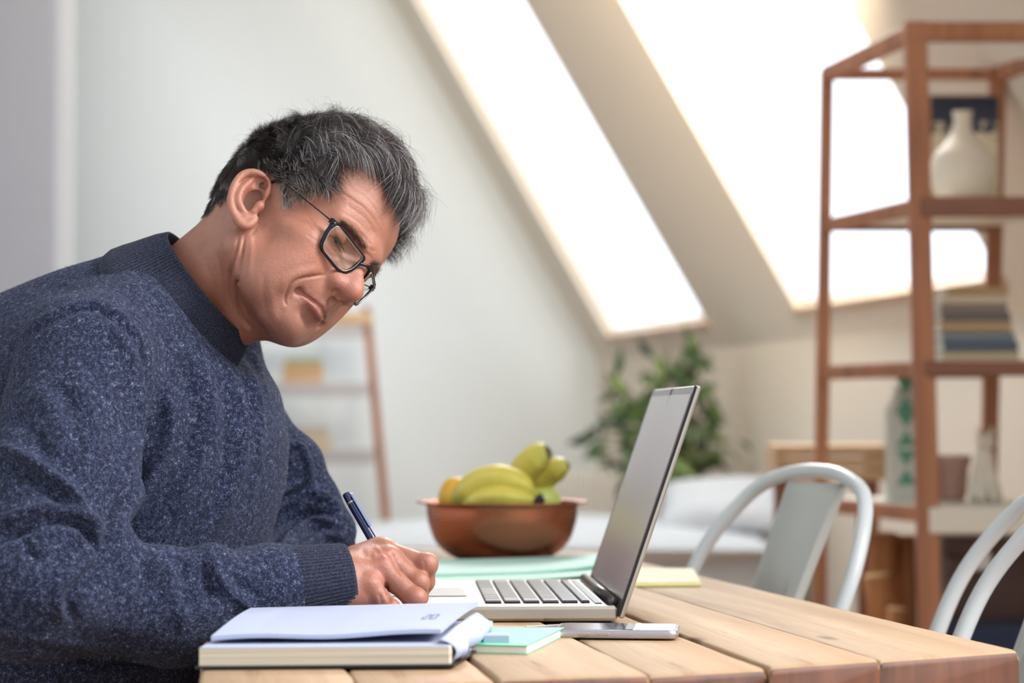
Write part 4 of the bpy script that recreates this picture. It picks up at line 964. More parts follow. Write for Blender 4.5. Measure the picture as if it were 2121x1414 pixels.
# printed marks and ruled lines on the pages (thin ink strips)
M_ink = mat('grey_ink', (104, 106, 134), .8); M_ink2 = mat('light_ink', (146, 154, 182), .8)
def surfz(u, v_): return .0206 + lift(u, v_, True)
mb = MB()
for i in range(26):
    v_ = .06 + .9 * i / 26
    for a0_, a1_ in ((.18, .80),):
        P_ = [];
        for j in range(13):
            u = a0_ + (a1_ - a0_) * j / 12; a_ = .004 + (nLn - .010) * u
            for s_ in (-.0002, .0002): P_.append(NPs(a_, .030 + (D_ - .042) * v_ + s_, surfz(u, v_)))
        mb.add(P_, [(2 * j, 2 * j + 2, 2 * j + 3, 2 * j + 1) for j in range(12)])
mb.obj('ruled_lines', M_ink2, nb_)
def glyph(u0, v0, su, sv, digits, nm='date_number'):
    segs = {'top': [(0, 1), (1, 1)], 'mid': [(0, .5), (1, .5)], 'bot': [(0, 0), (1, 0)], 'tl': [(0, 1), (0, .5)], 'tr': [(1, 1), (1, .5)], 'bl': [(0, .5), (0, 0)], 'br': [(1, .5), (1, 0)]}
    D = {'2': ['top', 'tr', 'mid', 'bl', 'bot'], '0': ['top', 'tl', 'tr', 'bl', 'br', 'bot'], '3': ['top', 'tr', 'mid', 'br', 'bot'], '5': ['top', 'tl', 'mid', 'br', 'bot']}
    m_ = MB()
    for k_, d in enumerate(digits):
        for s_ in D[d]:
            (x0, y0), (x1, y1) = segs[s_]; uu0, vv0, uu1, vv1 = u0 + (k_ * 1.5 + x0) * su, v0 - y0 * sv, u0 + (k_ * 1.5 + x1) * su, v0 - y1 * sv
            dx, dy = uu1 - uu0, vv1 - vv0; hu, hv = (.0, .012) if abs(dy) < 1e-6 else (.0035, 0)
            P_ = [NPs(.004 + (nLn - .010) * a, .030 + (D_ - .042) * b, surfz(a, b) + .0002) for a, b in ((uu0 - hu, vv0 - hv), (uu1 - hu, vv1 - hv), (uu1 + hu, vv1 + hv), (uu0 + hu, vv0 + hv))]
            m_.add(P_, [(0, 1, 2, 3)])
    m_.obj(nm, M_ink, nb_)
glyph(.835, .30, .022, -.14, '20'); 
# ---------------------------------------------------------------- the man
man = empty('person', (W(200, 1200, 2.3)[0], 2.3, 0.0), 'man in a charcoal blue wool sweater and glasses, leaning over the table and writing', 'person')
HD = 2.25; HO = W(591, 512, HD)
vw = ray(591, 512); vw /= np.linalg.norm(vw); rt = np.cross(vw, [0, 0, 1]); rt /= np.linalg.norm(rt); upv = np.cross(rt, vw)
def cam2w(a): return rt * a[0] + upv * a[1] - vw * a[2]
hL = cam2w((.365, -.571, -.735)); hU = cam2w((.615, .741, -.270)); hL /= np.linalg.norm(hL); hU -= hL * hU.dot(hL); hU /= np.linalg.norm(hU); hF = np.cross(hL, hU)
HM = np.stack([hL, hU, hF], 1)
def h2w(P): return np.asarray(P, float) @ HM.T + HO
def w2h(P): return (np.asarray(P, float) - HO) @ HM
mm = .001
def build_head():
    f = Field((-.105, -.235, -.165), (.10, .155, .145), .00135)
    S = (-1, 1)
    def E(c, r, k=.01, neg=False, rot=None, sym=False):
        c = np.array(c) * mm; r = np.array(r) * mm * np.ones(3)
        for s in (S if sym else (1,)):
            cc = c * [s, 1, 1]; M = None
            if rot is not None:
                ax, ang = rot; a = math.radians(ang) * (s if ax in 'uf' else 1)
                co, si = math.cos(a), math.sin(a)
                M = {'l': [[1, 0, 0], [0, co, -si], [0, si, co]], 'u': [[co, 0, si], [0, 1, 0], [-si, 0, co]], 'f': [[co, -si, 0], [si, co, 0], [0, 0, 1]]}[ax]
            f.ell(cc, r, M, k, neg)
    def Cn(p, q, r1, r2=None, k=.01, neg=False, sym=False):
        p = np.array(p) * mm; q = np.array(q) * mm
        for s in (S if sym else (1,)): f.cone(p * [s, 1, 1], q * [s, 1, 1], r1 * mm, (r2 if r2 is not None else r1) * mm, k, neg)
    E((0, 52, -12), (75, 84, 90))
    E((0, 30, -38), (70, 66, 64), .02)
    E((0, 58, 26), (63, 50, 60), .03)
    E((0, -2, 34), (60, 60, 54), .02)
    E((0, -38, 34), (47, 42, 46), .02)
    Cn((53, -42, 2), (20, -70, 56), 13, 14, .02, sym=True)
    E((0, -66, 60), (24, 18, 18), .016)
    E((0, -70, 70), (14, 10, 9), .010)
    E((47, 2, 50), (17, 13, 20), .02, sym=True)
    E((37, -22, 56), (22, 26, 20), .016, sym=True)
    E((44, -48, 40), (18, 28, 26), .018, sym=True)
    # brow
    Cn((9, 35, 83), (43, 37, 66), 8.5, 7.0, .014, sym=True); E((0, 36, 82), (16, 12, 9), .012)
    # sockets
    E((33, 22, 86), (19, 12, 17), .010, True, sym=True); E((15, 14, 92), (7, 12, 8), .008, True, sym=True)
    # nose
    Cn((0, 26, 83), (0, -4, 102), 5.5, 7.5, .010); Cn((0, -2, 99), (0, -9.5, 104.5), 8.6, 9.0, .006)
    Cn((6, 12, 80), (9, -12, 88), 6.5, 9.5, .010, sym=True)
    E((14.5, -12.5, 87), (7.6, 8.6, 12), .005, rot=('u', 12), sym=True)
    E((9.5, -20, 93.5), (4.2, 4.4, 8), .0025, True, sym=True)
    E((0, -20.5, 92), (2.6, 4.5, 8), .004)
    Cn((13, -11, 87), (0, -9, 101), 7.6, 8.8, .006, sym=True)
    # muzzle
    E((0, -31, 66), (27, 17, 22), .012); E((0, -49, 64), (23, 12, 19), .012)
    E((0, -28, 89), (3, 5, 3), .005, True)
    # lips
    for s in S:
        f.chain([np.array(p) * mm * [s, 1, 1] for p in ((0, -38.8, 86.5), (5, -37.5, 86), (14, -39.8, 81.5), (24, -43.2, 73))], np.array([3.2, 3.2, 2.7, 1.6]) * mm, .004)
        f.chain([np.array(p) * mm * [s, 1, 1] for p in ((0, -46, 85.5), (9, -46, 83.5), (23, -44.8, 73))], np.array([4.6, 4.3, 2.0]) * mm, .004)
    f.chain([np.array(p) * mm for p in ((-29, -45, 73.5), (-15, -42.4, 84), (-5, -41.6, 89.4), (0, -42.2, 90), (5, -41.6, 89.4), (15, -42.4, 84), (29, -45, 73.5))], 1.5 * mm, .0018, True)
    E((30, -45.5, 74), (3.2, 3.2, 4), .005, True, sym=True)
    Cn((-13, -55.5, 83), (13, -55.5, 83), 4.6, 4.6, .008, True)
    # eyelids: ball, upper lid lowered, slit
    E((33, 24, 63), 13.4, .004, sym=True)
    E((33, 25, 64), (14.6, 12.8, 13.8), .003, rot=('l', 0), sym=True)
    E((33, 17.5, 77.5), (12.2, 2.3, 6.0), .0012, True, rot=('f', 6), sym=True)
    Cn((22, 33, 78), (44, 34, 71), 1.6, 1.6, .004, True, sym=True)
    # temples and crease below cheek
    E((74, 30, 46), (12, 22, 24), .02, True, sym=True)
    # neck, from world points
    def hp(px, py, d): return w2h(W(px, py, d))
    n0, n1 = hp(380, 640, 2.290), hp(538, 500, 2.278)
    f.cone(n0, n1, .058, .054, .02)
    f.cone(hp(430, 600, 2.245), hp(515, 505, 2.215), .024, .022, .025)         # near sterno muscle / trapezius
    f.cone(hp(462, 660, 2.25), hp(500, 510, 2.197), .016, .012, .012)
    f.cone(hp(486, 660, 2.265), hp(555, 645, 2.255), .025, .026, .02)           # under the jaw
    f.cone(hp(448, 668, 2.275), hp(510, 625, 2.272), .028, .034, .02)
    # ears
    for s in S:
        c0 = np.array([77.5 * s, -3, -7.]) * mm; ES = .92
        ua = np.array([0, math.cos(math.radians(22)), -math.sin(math.radians(22))]); fb = np.array([0, math.sin(math.radians(22)), math.cos(math.radians(22))]); la = np.array([s * 1.0, 0, 0])
        fl = math.radians(24); bb = fb * math.cos(fl) - la * math.sin(fl) * 1.0; nn = la * math.cos(fl) + fb * math.sin(fl)
        # b forward, a up, n outward
        def ep(a, b, n=0): return c0 + (ua * a + bb * b + nn * n) * mm * ES
        Me = np.stack([ua, bb, nn], 1)
        f.ell(ep(4, -3, 1.5), (.027, .0165, .0035), Me, .004)
        f.ell(ep(-22, 1, 1), (.011, .0095, .0042), Me, .004)
        hel = [(2, 9, 0), (14, 14, 2), (26, 11, 4), (33, 1, 5.5), (32, -10, 6), (24, -18, 6.5), (10, -21, 6.5), (-6, -19.5, 5.5), (-18, -14, 4.5), (-26, -6, 3), (-31, 2, 1.8), (-28, 9, .8), (-18, 12, 0)]
        hp_ = smooth_path(hel, 3); f.chain([ep(*p) for p in hp_], np.interp(np.linspace(0, 1, len(hp_)), [0, .15, .5, .8, 1], [.0022, .0033, .0034, .0034, .0036]), .0025)
        f.ell(ep(2, 3, 4.5), (.0145, .0100, .0085), Me, .003, True)
        f.ell(ep(-3, 5, 1), (.006, .006, .007), Me, .003, True)
        ant = smooth_path([(25, -2, 4), (16, -9.5, 5.5), (4, -12.5, 6.2), (-8, -10, 6), (-15, -3, 5)], 3); f.chain([ep(*p) for p in ant], .0027, .003)
        f.chain([ep(*p) for p in ((-12, 8.5, 4.5), (-4, 12, 4.5), (1, 12.5, 2.5))], [.0032, .0042, .003], .003)
        f.ell(ep(22, 4, 4.8), (.0080, .0080, .0040), Me, .003, True)
    V, F = f.mesh(2)
    return h2w(V), F
Vh, Fh = build_head()
Nh = vnormals(Vh, Fh)
tocam = np.array([0, 0, CAMZ]) - Vh; facing = (Nh * tocam).sum(1) > 0
loc = w2h(Vh)
nearside = facing & (loc[:, 0] < .03)
face_lines = [
    ([(677, 568), (650, 572), (622, 577), (604, 588), (594, 606), (591, 622), (593, 634)], 2.8, -2.6), ([(668, 556), (640, 562), (614, 568), (592, 582), (582, 605)], 9, 1.5),
    ([(606, 606), (600, 614), (598, 624)], 3, -.6), ([(588, 640), (578, 655), (572, 668)], 6, -.5),
    ([(548, 560), (545, 600), (548, 640), (556, 668)], 7, -.9), ([(562, 600), (566, 640), (578, 672)], 9, .8),
    ([(666, 478), (652, 466), (636, 446)], 2.0, -.5), ([(664, 488), (650, 478), (636, 464)], 2.0, -.5), ([(662, 500), (648, 494), (634, 484)], 2.0, -.35),
    ([(672, 512), (686, 528), (708, 534)], 4, -.7), ([(668, 524), (686, 542), (703, 546)], 6, .5),
    ([(737, 478), (756, 492), (770, 510)], 3, -.5), ([(720, 368), (748, 388), (775, 410), (800, 450)], 1.9, -.5), ([(728, 392), (752, 404), (776, 432), (794, 470)], 1.7, -.4), ([(704, 396), (730, 414), (760, 436), (790, 480)], 2.0, -.55), ([(712, 420), (738, 438), (762, 458), (782, 496)], 1.8, -.4), ([(700, 434), (724, 448), (744, 462), (764, 490)], 1.8, -.35), ([(690, 350), (716, 372), (740, 390)], 3, .3), ([(700, 382), (725, 402), (750, 420), (778, 450)], 6, .5),
    ([(762, 512), (772, 520), (782, 518)], 2.5, -.6), ([(757, 520), (764, 530), (772, 534)], 2.5, -.6),
    ([(496, 480), (489, 520), (478, 560), (474, 600), (482, 640)], 2.8, -2.4), ([(507, 484), (502, 520), (494, 560), (490, 610), (498, 650), (512, 676)], 3.0, -3.0), ([(482, 505), (476, 540), (472, 580)], 2.4, -.8), ([(449, 520), (455, 560), (460, 600)], 4, -.7), ([(500, 500), (490, 540), (484, 590)], 3.5, .8),
    ([(514, 480), (520, 500), (519, 540), (512, 590)], 6, .9), ([(540, 460), (528, 476), (518, 490)], 3, -.7), ([(546, 462), (536, 478)], 3, -.5),
    ([(508, 660), (514, 672), (524, 680)], 3.4, -1.2), ([(500, 672), (508, 680), (516, 686)], 5, 1.2),
    ([(430, 500), (426, 540), (440, 580)], 8, -.5),
]
Vh = creases(Vh, Nh, nearside, face_lines)
Nh = vnormals(Vh, Fh)
Qn = proj(h2w(loc * [1, 1, 1] * np.where(loc[:, :1] > 0, [[-1, 1, 1]], [[1, 1, 1]])))
hair_poly = [(420, 447), (440, 430), (462, 412), (485, 394), (500, 372), (519, 354), (545, 350), (562, 360), (572, 380), (579, 402), (581, 428), (592, 431), (612, 418), (630, 400), (655, 390), (687, 388), (698, 366), (706, 346), (706, 327), (729, 314), (754, 318), (770, 334), (794, 366), (822, 396), (838, 424), (1000, 480), (1000, 100), (340, 100), (340, 470)]
earish = (np.abs(loc[:, 0]) > .0765) & (loc[:, 2] < .02) & (loc[:, 2] > -.035) & (loc[:, 1] < .045)
hairmask = inpoly(Qn, hair_poly) & ~earish & (loc[:, 1] > -.075)
# ---- hands (skin)
def build_hand():
    f = Field(W(640, 1330, 2.24) - [.01, .16, .02], W(930, 1090, 2.24) + [.02, .05, .02], .0013)
    P = lambda x, y, d: W(x, y, d)
    wr = P(690, 1200, 2.135); k = .006
    f.cone(P(620, 1205, 2.13), wr, .027, .0235, .01); f.cone(P(640, 1200, 2.16), P(735, 1178, 2.165), .020, .017, .012)
    mcp = [P(796, 1142, 2.178), P(805, 1158, 2.160), P(794, 1180, 2.142), P(768, 1213, 2.128)]
    for m_, r in zip(mcp, (.0125, .0125, .0118, .0112)): f.cone(wr, m_, .0195, r, .010)
    f.cone(P(735, 1165, 2.17), P(780, 1138, 2.185), .016, .012, .01)
    f.cone(P(720, 1228, 2.128), P(765, 1240, 2.13), .019, .0135, .01)
    fingers = [([P(796, 1142, 2.178), P(880, 1170, 2.165), P(881, 1205, 2.170), P(866, 1236, 2.178)], [.0112, .0108, .0092, .0075]),
               ([P(805, 1158, 2.160), P(864, 1208, 2.152), P(868, 1236, 2.160), P(852, 1258, 2.168)], [.0112, .0102, .0090, .0072]),
               ([P(794, 1180, 2.142), P(858, 1240, 2.128), P(852, 1268, 2.134), P(830, 1280, 2.142)], [.0110, .0102, .0085, .007]),
               ([P(768, 1213, 2.128), P(806, 1262, 2.118), P(806, 1284, 2.122), P(788, 1292, 2.130)], [.0105, .0092, .0078, .0066])]
    for pts, rr in fingers: f.chain(pts, rr, .0028)
    f.chain([P(735, 1185, 2.19), P(785, 1190, 2.205), P(828, 1208, 2.205), P(858, 1234, 2.198)], [.0165, .0125, .0115, .009], .004)
    for m_, off in zip(mcp, (0, 0, 0, 0)): f.ell(m_ + np.array([0, -.004, .003]), .0095, None, .006)
    for pts, rr in fingers: f.ell(pts[1] + np.array([.002, -.002, .001]), rr[1] * 1.06, None, .003)
    V, F = f.mesh(2); return V, F
Va, Fa = build_hand(); Na = vnormals(Va, Fa)
Va = creases(Va, Na, (Na * (np.array([0, 0, CAMZ]) - Va)).sum(1) > 0, [([(812, 1140), (815, 1158), (822, 1178), (830, 1192)], 4, -1.6), ([(800, 1205), (803, 1225), (808, 1250)], 4, -1.8), ([(745, 1142), (760, 1150), (775, 1150)], 7, -1.2), ([(775, 1130), (790, 1145), (802, 1160)], 5, .8),
    ([(740, 1185), (765, 1192), (790, 1196)], 8, -1.0), ([(876, 1160), (880, 1168), (880, 1178)], 2.5, -.5), ([(784, 1228), (788, 1240), (790, 1252)], 4, -1.0), ([(735, 1160), (760, 1172), (785, 1168)], 5, .7)])
def build_hidden():
    f = Field(W(-60, 1700, 2.35) - [.05, .3, 0], W(760, 560, 2.3) + [.1, .45, .05], .0055)
    P = W
    f.ell(P(265, 960, 2.30), (.11, .13, .18), None, .03); f.cone(P(395, 640, 2.285), P(230, 900, 2.29), .050, .10, .03); f.cone(P(250, 930, 2.29), P(90, 1560, 2.33), .11, .13, .03)
    for sh_, el, wr, rr in (((190, 740, 2.14), (75, 1225, 2.035), (690, 1200, 2.135), (.040, .036, .026)), ((430, 790, 2.47), (640, 1140, 2.5), (500, 1225, 2.27), (.046, .036, .026))):
        f.cone(P(*sh_), P(*el), rr[0], rr[1], .01); f.cone(P(*el), P(*wr), rr[1], rr[2], .01); f.cone(P(370, 690, 2.29), P(*sh_), .045, rr[0], .02)
    V, F = f.mesh(1); return V, F
Vt, Ft = build_hidden()
def build_left_hand():
    P = W; f = Field(P(330, 1310, 2.2) - [.02, .1, .02], P(560, 1160, 2.2) + [.05, .12, .03], .002)
    wr = P(500, 1225, 2.27); f.cone(P(540, 1205, 2.33), wr, .026, .024, .01)
    for i in range(4):
        m_ = wr + np.array([-.035 + .004 * i, -.055 + .020 * i - .03, -.008]); f.cone(wr, m_, .018, .0115, .01)
        f.chain([m_, m_ + [-.012, -.032, -.004], m_ + [-.016, -.05, -.012], m_ + [-.016, -.062, -.02]], [.0105, .0095, .0085, .007], .003)
    f.chain([wr, wr + [.022, -.04, -.006], wr + [.020, -.07, -.012], wr + [.012, -.09, -.016]], [.018, .0125, .011, .009], .004)
    return f.mesh(1)
Vl, Fl = build_left_hand()
# ---- body mesh with colour attribute
allV = np.vstack([Vh, Va, Vt, Vl]); o1, o2, o3 = len(Vh), len(Vh) + len(Va), len(Vh) + len(Va) + len(Vt)
allF = np.vstack([Fh, Fa + o1, Ft + o2, Fl + o3])
colr = np.tile(np.array([0.43, 0.192, 0.132]), (len(allV), 1))
l, u, g = loc[:, 0] * 1000, loc[:, 1] * 1000, loc[:, 2] * 1000
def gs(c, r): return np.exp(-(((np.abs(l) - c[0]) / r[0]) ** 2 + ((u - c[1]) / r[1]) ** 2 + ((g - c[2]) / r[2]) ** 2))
red = .55 * gs((0, -14, 112), (16, 12, 20)) + .35 * gs((42, -10, 72), (22, 18, 25)) + .4 * gs((80, 4, -12), (8, 36, 26)) + .3 * gs((0, -80, 85), (18, 14, 20))
ch = colr[:o1].copy(); redc = np.array([0.42, 0.145, 0.095]); ch = ch * (1 - red[:, None]) + redc * red[:, None]
conc = 1.2 * gs((68, -1, -4), (16, 13, 8)) * np.clip((78.5 - np.abs(l)) / 3, 0, 1) + .7 * gs((74, 17, -10), (10, 8, 7)) * np.clip((80 - np.abs(l)) / 3, 0, 1); conc = np.clip(conc, 0, .85) * (np.abs(l) < 80.5); ch = ch * (1 - conc[:, None]) + np.array([.24, .075, .05]) * conc[:, None]  # ear hollow: redder skin, with its inner shade painted in as well
fore = np.clip(gs((0, 55, 85), (50, 30, 45)), 0, 1); ch = ch * (1 - .3 * fore[:, None]) + np.array([.49, .25, .17]) * .3 * fore[:, None]
Qh = proj(Vh)
st = np.clip(gs((0, -68, 70), (44, 30, 42)) * 1.1 + .6 * gs((0, -36, 98), (22, 8, 20)), 0, 1) * .42; ch = ch * (1 - st[:, None]) + np.array([.27, .155, .125]) * st[:, None]
lip = np.zeros(o1)
for s in (-1, 1):
    for P_, r in ((((0, -38.8), (5, -37.5), (14, -39.8), (25, -43.4)), 3.2), (((0, -46), (9, -46.2), (24, -44.6)), 4.2)):
        d, _ = polydist(np.stack([l * s, u], 1), P_); lip = np.maximum(lip, np.clip((r + 1 - d) / 2, 0, 1) * (g > 70) * (l * s > -1))
ch = ch * (1 - .6 * lip[:, None]) + np.array([.36, .13, .105]) * .6 * lip[:, None]
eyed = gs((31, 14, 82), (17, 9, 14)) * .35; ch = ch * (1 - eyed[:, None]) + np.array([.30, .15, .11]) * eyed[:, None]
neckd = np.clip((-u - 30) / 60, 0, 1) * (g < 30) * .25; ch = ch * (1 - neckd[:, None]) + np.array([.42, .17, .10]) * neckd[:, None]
hm = hairmask.astype(float)
for _ in range(4):
    E_ = np.vstack([Fh[:, [i, (i + 1) % 4]] for i in range(4)]); dg = np.bincount(E_[:, 0], minlength=o1) + np.bincount(E_[:, 1], minlength=o1)
    hm = .4 * hm + .6 * (np.bincount(E_[:, 0], hm[E_[:, 1]], o1) + np.bincount(E_[:, 1], hm[E_[:, 0]], o1)) / np.maximum(dg, 1)
temple = np.clip(gs((66, 22, 40), (30, 28, 26)) * 1.3, 0, 1)
temple = np.clip(temple + 1.2 * np.clip((36 - u) / 20, 0, 1) * np.clip((g + 6) / 12, 0, 1), 0, 1); scalp = np.array([.040, .030, .030])[None] * (1 - temple[:, None]) + np.array([.34, .19, .14])[None] * temple[:, None]
hmm = (hm * .92)[:, None]; ch = ch * (1 - hmm) + scalp * hmm
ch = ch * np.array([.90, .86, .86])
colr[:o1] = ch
Qa = proj(Va); ca = colr[o1:o2].copy()
kn = np.zeros(len(Va))
for (x, y, r, a_) in ((800, 1150, 16, .5), (890, 1170, 14, .6), (790, 1182, 18, .6), (768, 1215, 18, .6), (862, 1240, 14, .5), (808, 1250, 12, .4)): kn += a_ * np.exp(-((Qa[:, 0] - x) ** 2 + (Qa[:, 1] - y) ** 2) / r ** 2)
kn = np.clip(kn, 0, 1)[:, None]; ca *= np.array([.82, .76, .76]); colr[o1:o2] = ca * (1 - kn) + np.array([.42, .14, .105]) * kn
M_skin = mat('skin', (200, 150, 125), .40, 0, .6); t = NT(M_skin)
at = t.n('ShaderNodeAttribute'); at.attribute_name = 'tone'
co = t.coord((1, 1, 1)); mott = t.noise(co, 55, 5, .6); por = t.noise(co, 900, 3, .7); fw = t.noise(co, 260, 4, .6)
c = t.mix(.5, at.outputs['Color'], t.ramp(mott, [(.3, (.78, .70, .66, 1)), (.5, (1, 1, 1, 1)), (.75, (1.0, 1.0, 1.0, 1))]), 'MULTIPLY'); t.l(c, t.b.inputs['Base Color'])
ad = t.n('ShaderNodeMath', operation='MULTIPLY_ADD'); t.l(fw, ad.inputs[0]); ad.inputs[1].default_value = 1.2; t.l(por, ad.inputs[2]); t.bump(ad.outputs[0], .6, .0007)
t.b.inputs['Subsurface Weight'].default_value = .12; t.b.inputs['Subsurface Radius'].default_value = (.012, .004, .002); t.b.inputs['Subsurface Scale'].default_value = .5
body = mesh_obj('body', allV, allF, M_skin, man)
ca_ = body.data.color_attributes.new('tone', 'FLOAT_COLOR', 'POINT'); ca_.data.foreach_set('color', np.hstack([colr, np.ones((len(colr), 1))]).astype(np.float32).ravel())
# ---- eyes
for s in (-1, 1):
    c = np.array([33 * s, 24.0, 62.7]) * mm; n = 28; V = []; cols = []
    look = np.array([.0, -.62, .78]); look /= np.linalg.norm(look)
    mb = MB(); mb.lathe([(math.sin(a) * .0124, -math.cos(a) * .0124) for a in np.linspace(0, math.pi, 24)], (0, 0, 0), 28)
    z_ = look; x_ = np.cross([0, 1, 0], z_); x_ /= np.linalg.norm(x_); y_ = np.cross(z_, x_); R3 = np.stack([x_, y_, z_], 1)
    V = np.array(mb.v); ang = np.arccos(np.clip(V[:, 2] / .0124, -1, 1)); cc = np.where(ang[:, None] < .20, [[.01, .01, .01]], np.where(ang[:, None] < .50, [[.09, .10, .10]], [[.75, .70, .66]]))
    Vw = h2w(V @ R3.T + c)
    me = mat('eye', (230, 225, 220), .08) if s == -1 else me
    if s == -1: t = NT(me); a_ = t.n('ShaderNodeAttribute'); a_.attribute_name = 'tone'; t.l(a_.outputs['Color'], t.b.inputs['Base Color'])
    o = mesh_obj('eyeball', Vw, mb.f, me, man); x = o.data.color_attributes.new('tone', 'FLOAT_COLOR', 'POINT'); x.data.foreach_set('color', np.hstack([cc, np.ones((len(cc), 1))]).astype(np.float32).ravel())
# ---- hair strands
def hair_mat(name):
    m = bpy.data.materials.new(name); m.use_nodes = True; b = m.node_tree.nodes['Principled BSDF']; b.inputs['Roughness'].default_value = .42; b.inputs['Specular IOR Level'].default_value = .5
    a = m.node_tree.nodes.new('ShaderNodeAttribute'); a.attribute_name = 'tone'; m.node_tree.links.new(a.outputs['Color'], b.inputs['Base Color']); return m
M_hair = hair_mat('hair_strand')
def strands(name, P, rad, tone, parent, m=None):           # P (n,k,3) world
    n, k = P.shape[:2]; hc = bpy.data.hair_curves.new(name); hc.add_curves([k] * n)
    mi = np.array(world_m(parent).inverted()); Q = P.reshape(-1, 3) @ mi[:3, :3].T + mi[:3, 3]
    hc.attributes['position'].data.foreach_set('vector', Q.astype(np.float32).ravel())
    ra = hc.attributes.get('radius') or hc.attributes.new('radius', 'FLOAT', 'POINT')
    rr = (np.broadcast_to(np.asarray(rad).reshape(-1, 1) if np.ndim(rad) else rad, (n, 1)) * np.interp(np.linspace(0, 1, k), [0, .6, 1], [1, .85, .25])[None]).astype(np.float32); ra.data.foreach_set('value', rr.ravel())
    tn = hc.attributes.new('tone', 'FLOAT_COLOR', 'CURVE'); tn.data.foreach_set('color', np.hstack([tone, np.ones((n, 1))]).astype(np.float32).ravel())
    hc.materials.append(m or M_hair); o = bpy.data.objects.new(name, hc); col.objects.link(o); o.parent = parent; return o
def sample_surface(V, F, N, mask, n, r):
    fm = F[mask[F].all(1)]; A = V[fm]; ar = np.linalg.norm(np.cross(A[:, 2] - A[:, 0], A[:, 3] - A[:, 1]), axis=1); i = r.choice(len(fm), n, p=ar / ar.sum())
    w_ = r.dirichlet([1, 1, 1, 1], n); q = fm[i]; return (V[q] * w_[:, :, None]).sum(1), (N[q] * w_[:, :, None]).sum(1)
rh = np.random.default_rng(5)
NH = 62000
hp0, hn0 = sample_surface(Vh, Fh, Nh, hm > .55, NH, rh)
# softer hairline fringe
hl = w2h(hp0) * 1000; hn = hn0 @ HM; hn /= np.linalg.norm(hn, axis=1)[:, None]
L_, U_, G_ = hl[:, 0], hl[:, 1], hl[:, 2]
def sstep(x, a, b): t_ = np.clip((x - a) / (b - a), 0, 1); return t_ * t_ * (3 - 2 * t_)
topw = sstep(U_, 62, 100) * sstep(G_, -60, -10); frontw = sstep(G_, 25, 62) * sstep(U_, 62, 92)
topw = np.maximum(topw, frontw)
length = 11 + 10 * sstep(U_, 0, 50) + topw * 46 + frontw * 6; length *= rh.uniform(.65, 1.2, NH)
burn = sstep(-U_, -30, -5) * sstep(G_, -5, 20); length *= (1 - .35 * burn); back = sstep(-G_, 30, 80) * sstep(-U_, -60, 0); length *= (1 - .15 * back)
fl = np.zeros((NH, 3)); fl[:, 2] = 1.0; fl[:, 1] = -.25
sidew = sstep(np.abs(L_), 45, 68) * (1 - topw); fl[:, 1] -= sidew * .25
fl[:, 2] -= back * 1.15; fl[:, 1] -= back * .9; fl[:, 1] -= burn * 1.3
fl[:, 1] += .75 * frontw + .25 * topw; fl[:, 0] += -.30 * topw                         # top is combed a little to the near side
# clumps
nc = 900; cc_ = hl[rh.choice(NH, nc)]; ci = np.empty(NH, int)
for i in range(0, NH, 4000): ci[i:i + 4000] = ((hl[i:i + 4000, None] - cc_[None]) ** 2).sum(2).argmin(1)
cj = rh.normal(0, 1, (nc, 3)); jit = cj[ci] * .15 + rh.normal(0, .06, (NH, 3)); fl += jit * (1 + .9 * topw[:, None])
def tang(v, n): v = v - n * (v * n).sum(1)[:, None]; return v / (np.linalg.norm(v, axis=1)[:, None] + 1e-9)
ft = tang(fl, hn)
K = 8; lift0 = .24 + 1.9 * topw + .3 * frontw + .7 * sstep(U_, 45, 90) + .22 * back; lift0 = lift0 * rh.uniform(.8, 1.2, NH)
P = np.zeros((NH, K, 3)); P[:, 0] = hl - hn * 1.0; d = ft + hn * lift0[:, None]; d /= np.linalg.norm(d, axis=1)[:, None]
curl = rh.normal(0, 1, (NH, 3)) * .06 + cj[ci][:, ::-1] * .16
for k in range(1, K):
    P[:, k] = P[:, k - 1] + d * (length / (K - 1))[:, None]
    q = P[:, k]; n_ = hn
    d = d - hn * (lift0 * .155)[:, None] + curl * .35 + np.array([0, -.05, .05]) * (1 + 1.6 * frontw[:, None]); 
    # keep off the skull ellipsoid
    e = q - np.array([0, 52, -12]); rn = np.sqrt((e[:, 0] / 76.5) ** 2 + (e[:, 1] / 85.5) ** 2 + (e[:, 2] / 91.5) ** 2); ins = (rn < 1.02) & (U_ > 30)
    en = e / np.array([76.5, 79.5, 91.5]) ** 2; en /= np.linalg.norm(en, axis=1)[:, None]; d[ins] += en[ins] * .5
    d /= np.linalg.norm(d, axis=1)[:, None]
gray = .07 + .55 * np.exp(-(((np.abs(L_) - 66) / 26) ** 2 + ((U_ - 22) / 30) ** 2 + ((G_ - 38) / 30) ** 2)) * 1.3 + .18 * sstep(np.abs(L_), 40, 65) * sstep(G_, -30, 20) + .06 * frontw - .06 * sstep(-G_, 10, 60)
isg = rh.uniform(0, 1, NH) < gray + cj[ci][:, 0] * .10
clt = np.clip(1 + .45 * cj[ci][:, 1:2], .35, 2.0); tone = np.where(isg[:, None], np.array([.68, .66, .68]) * rh.uniform(.5, 1.2, (NH, 1)), np.array([.020, .014, .015]) * rh.uniform(.6, 2.4, (NH, 1)) * clt)
tone = np.where((isg & (np.abs(L_) > 55) & (U_ < 50) & (G_ > 15))[:, None], np.array([.72, .64, .58]) * rh.uniform(.6, 1.15, (NH, 1)), tone)
strands('hair', h2w(P * mm), rh.uniform(.00007, .00012, NH), tone, man)
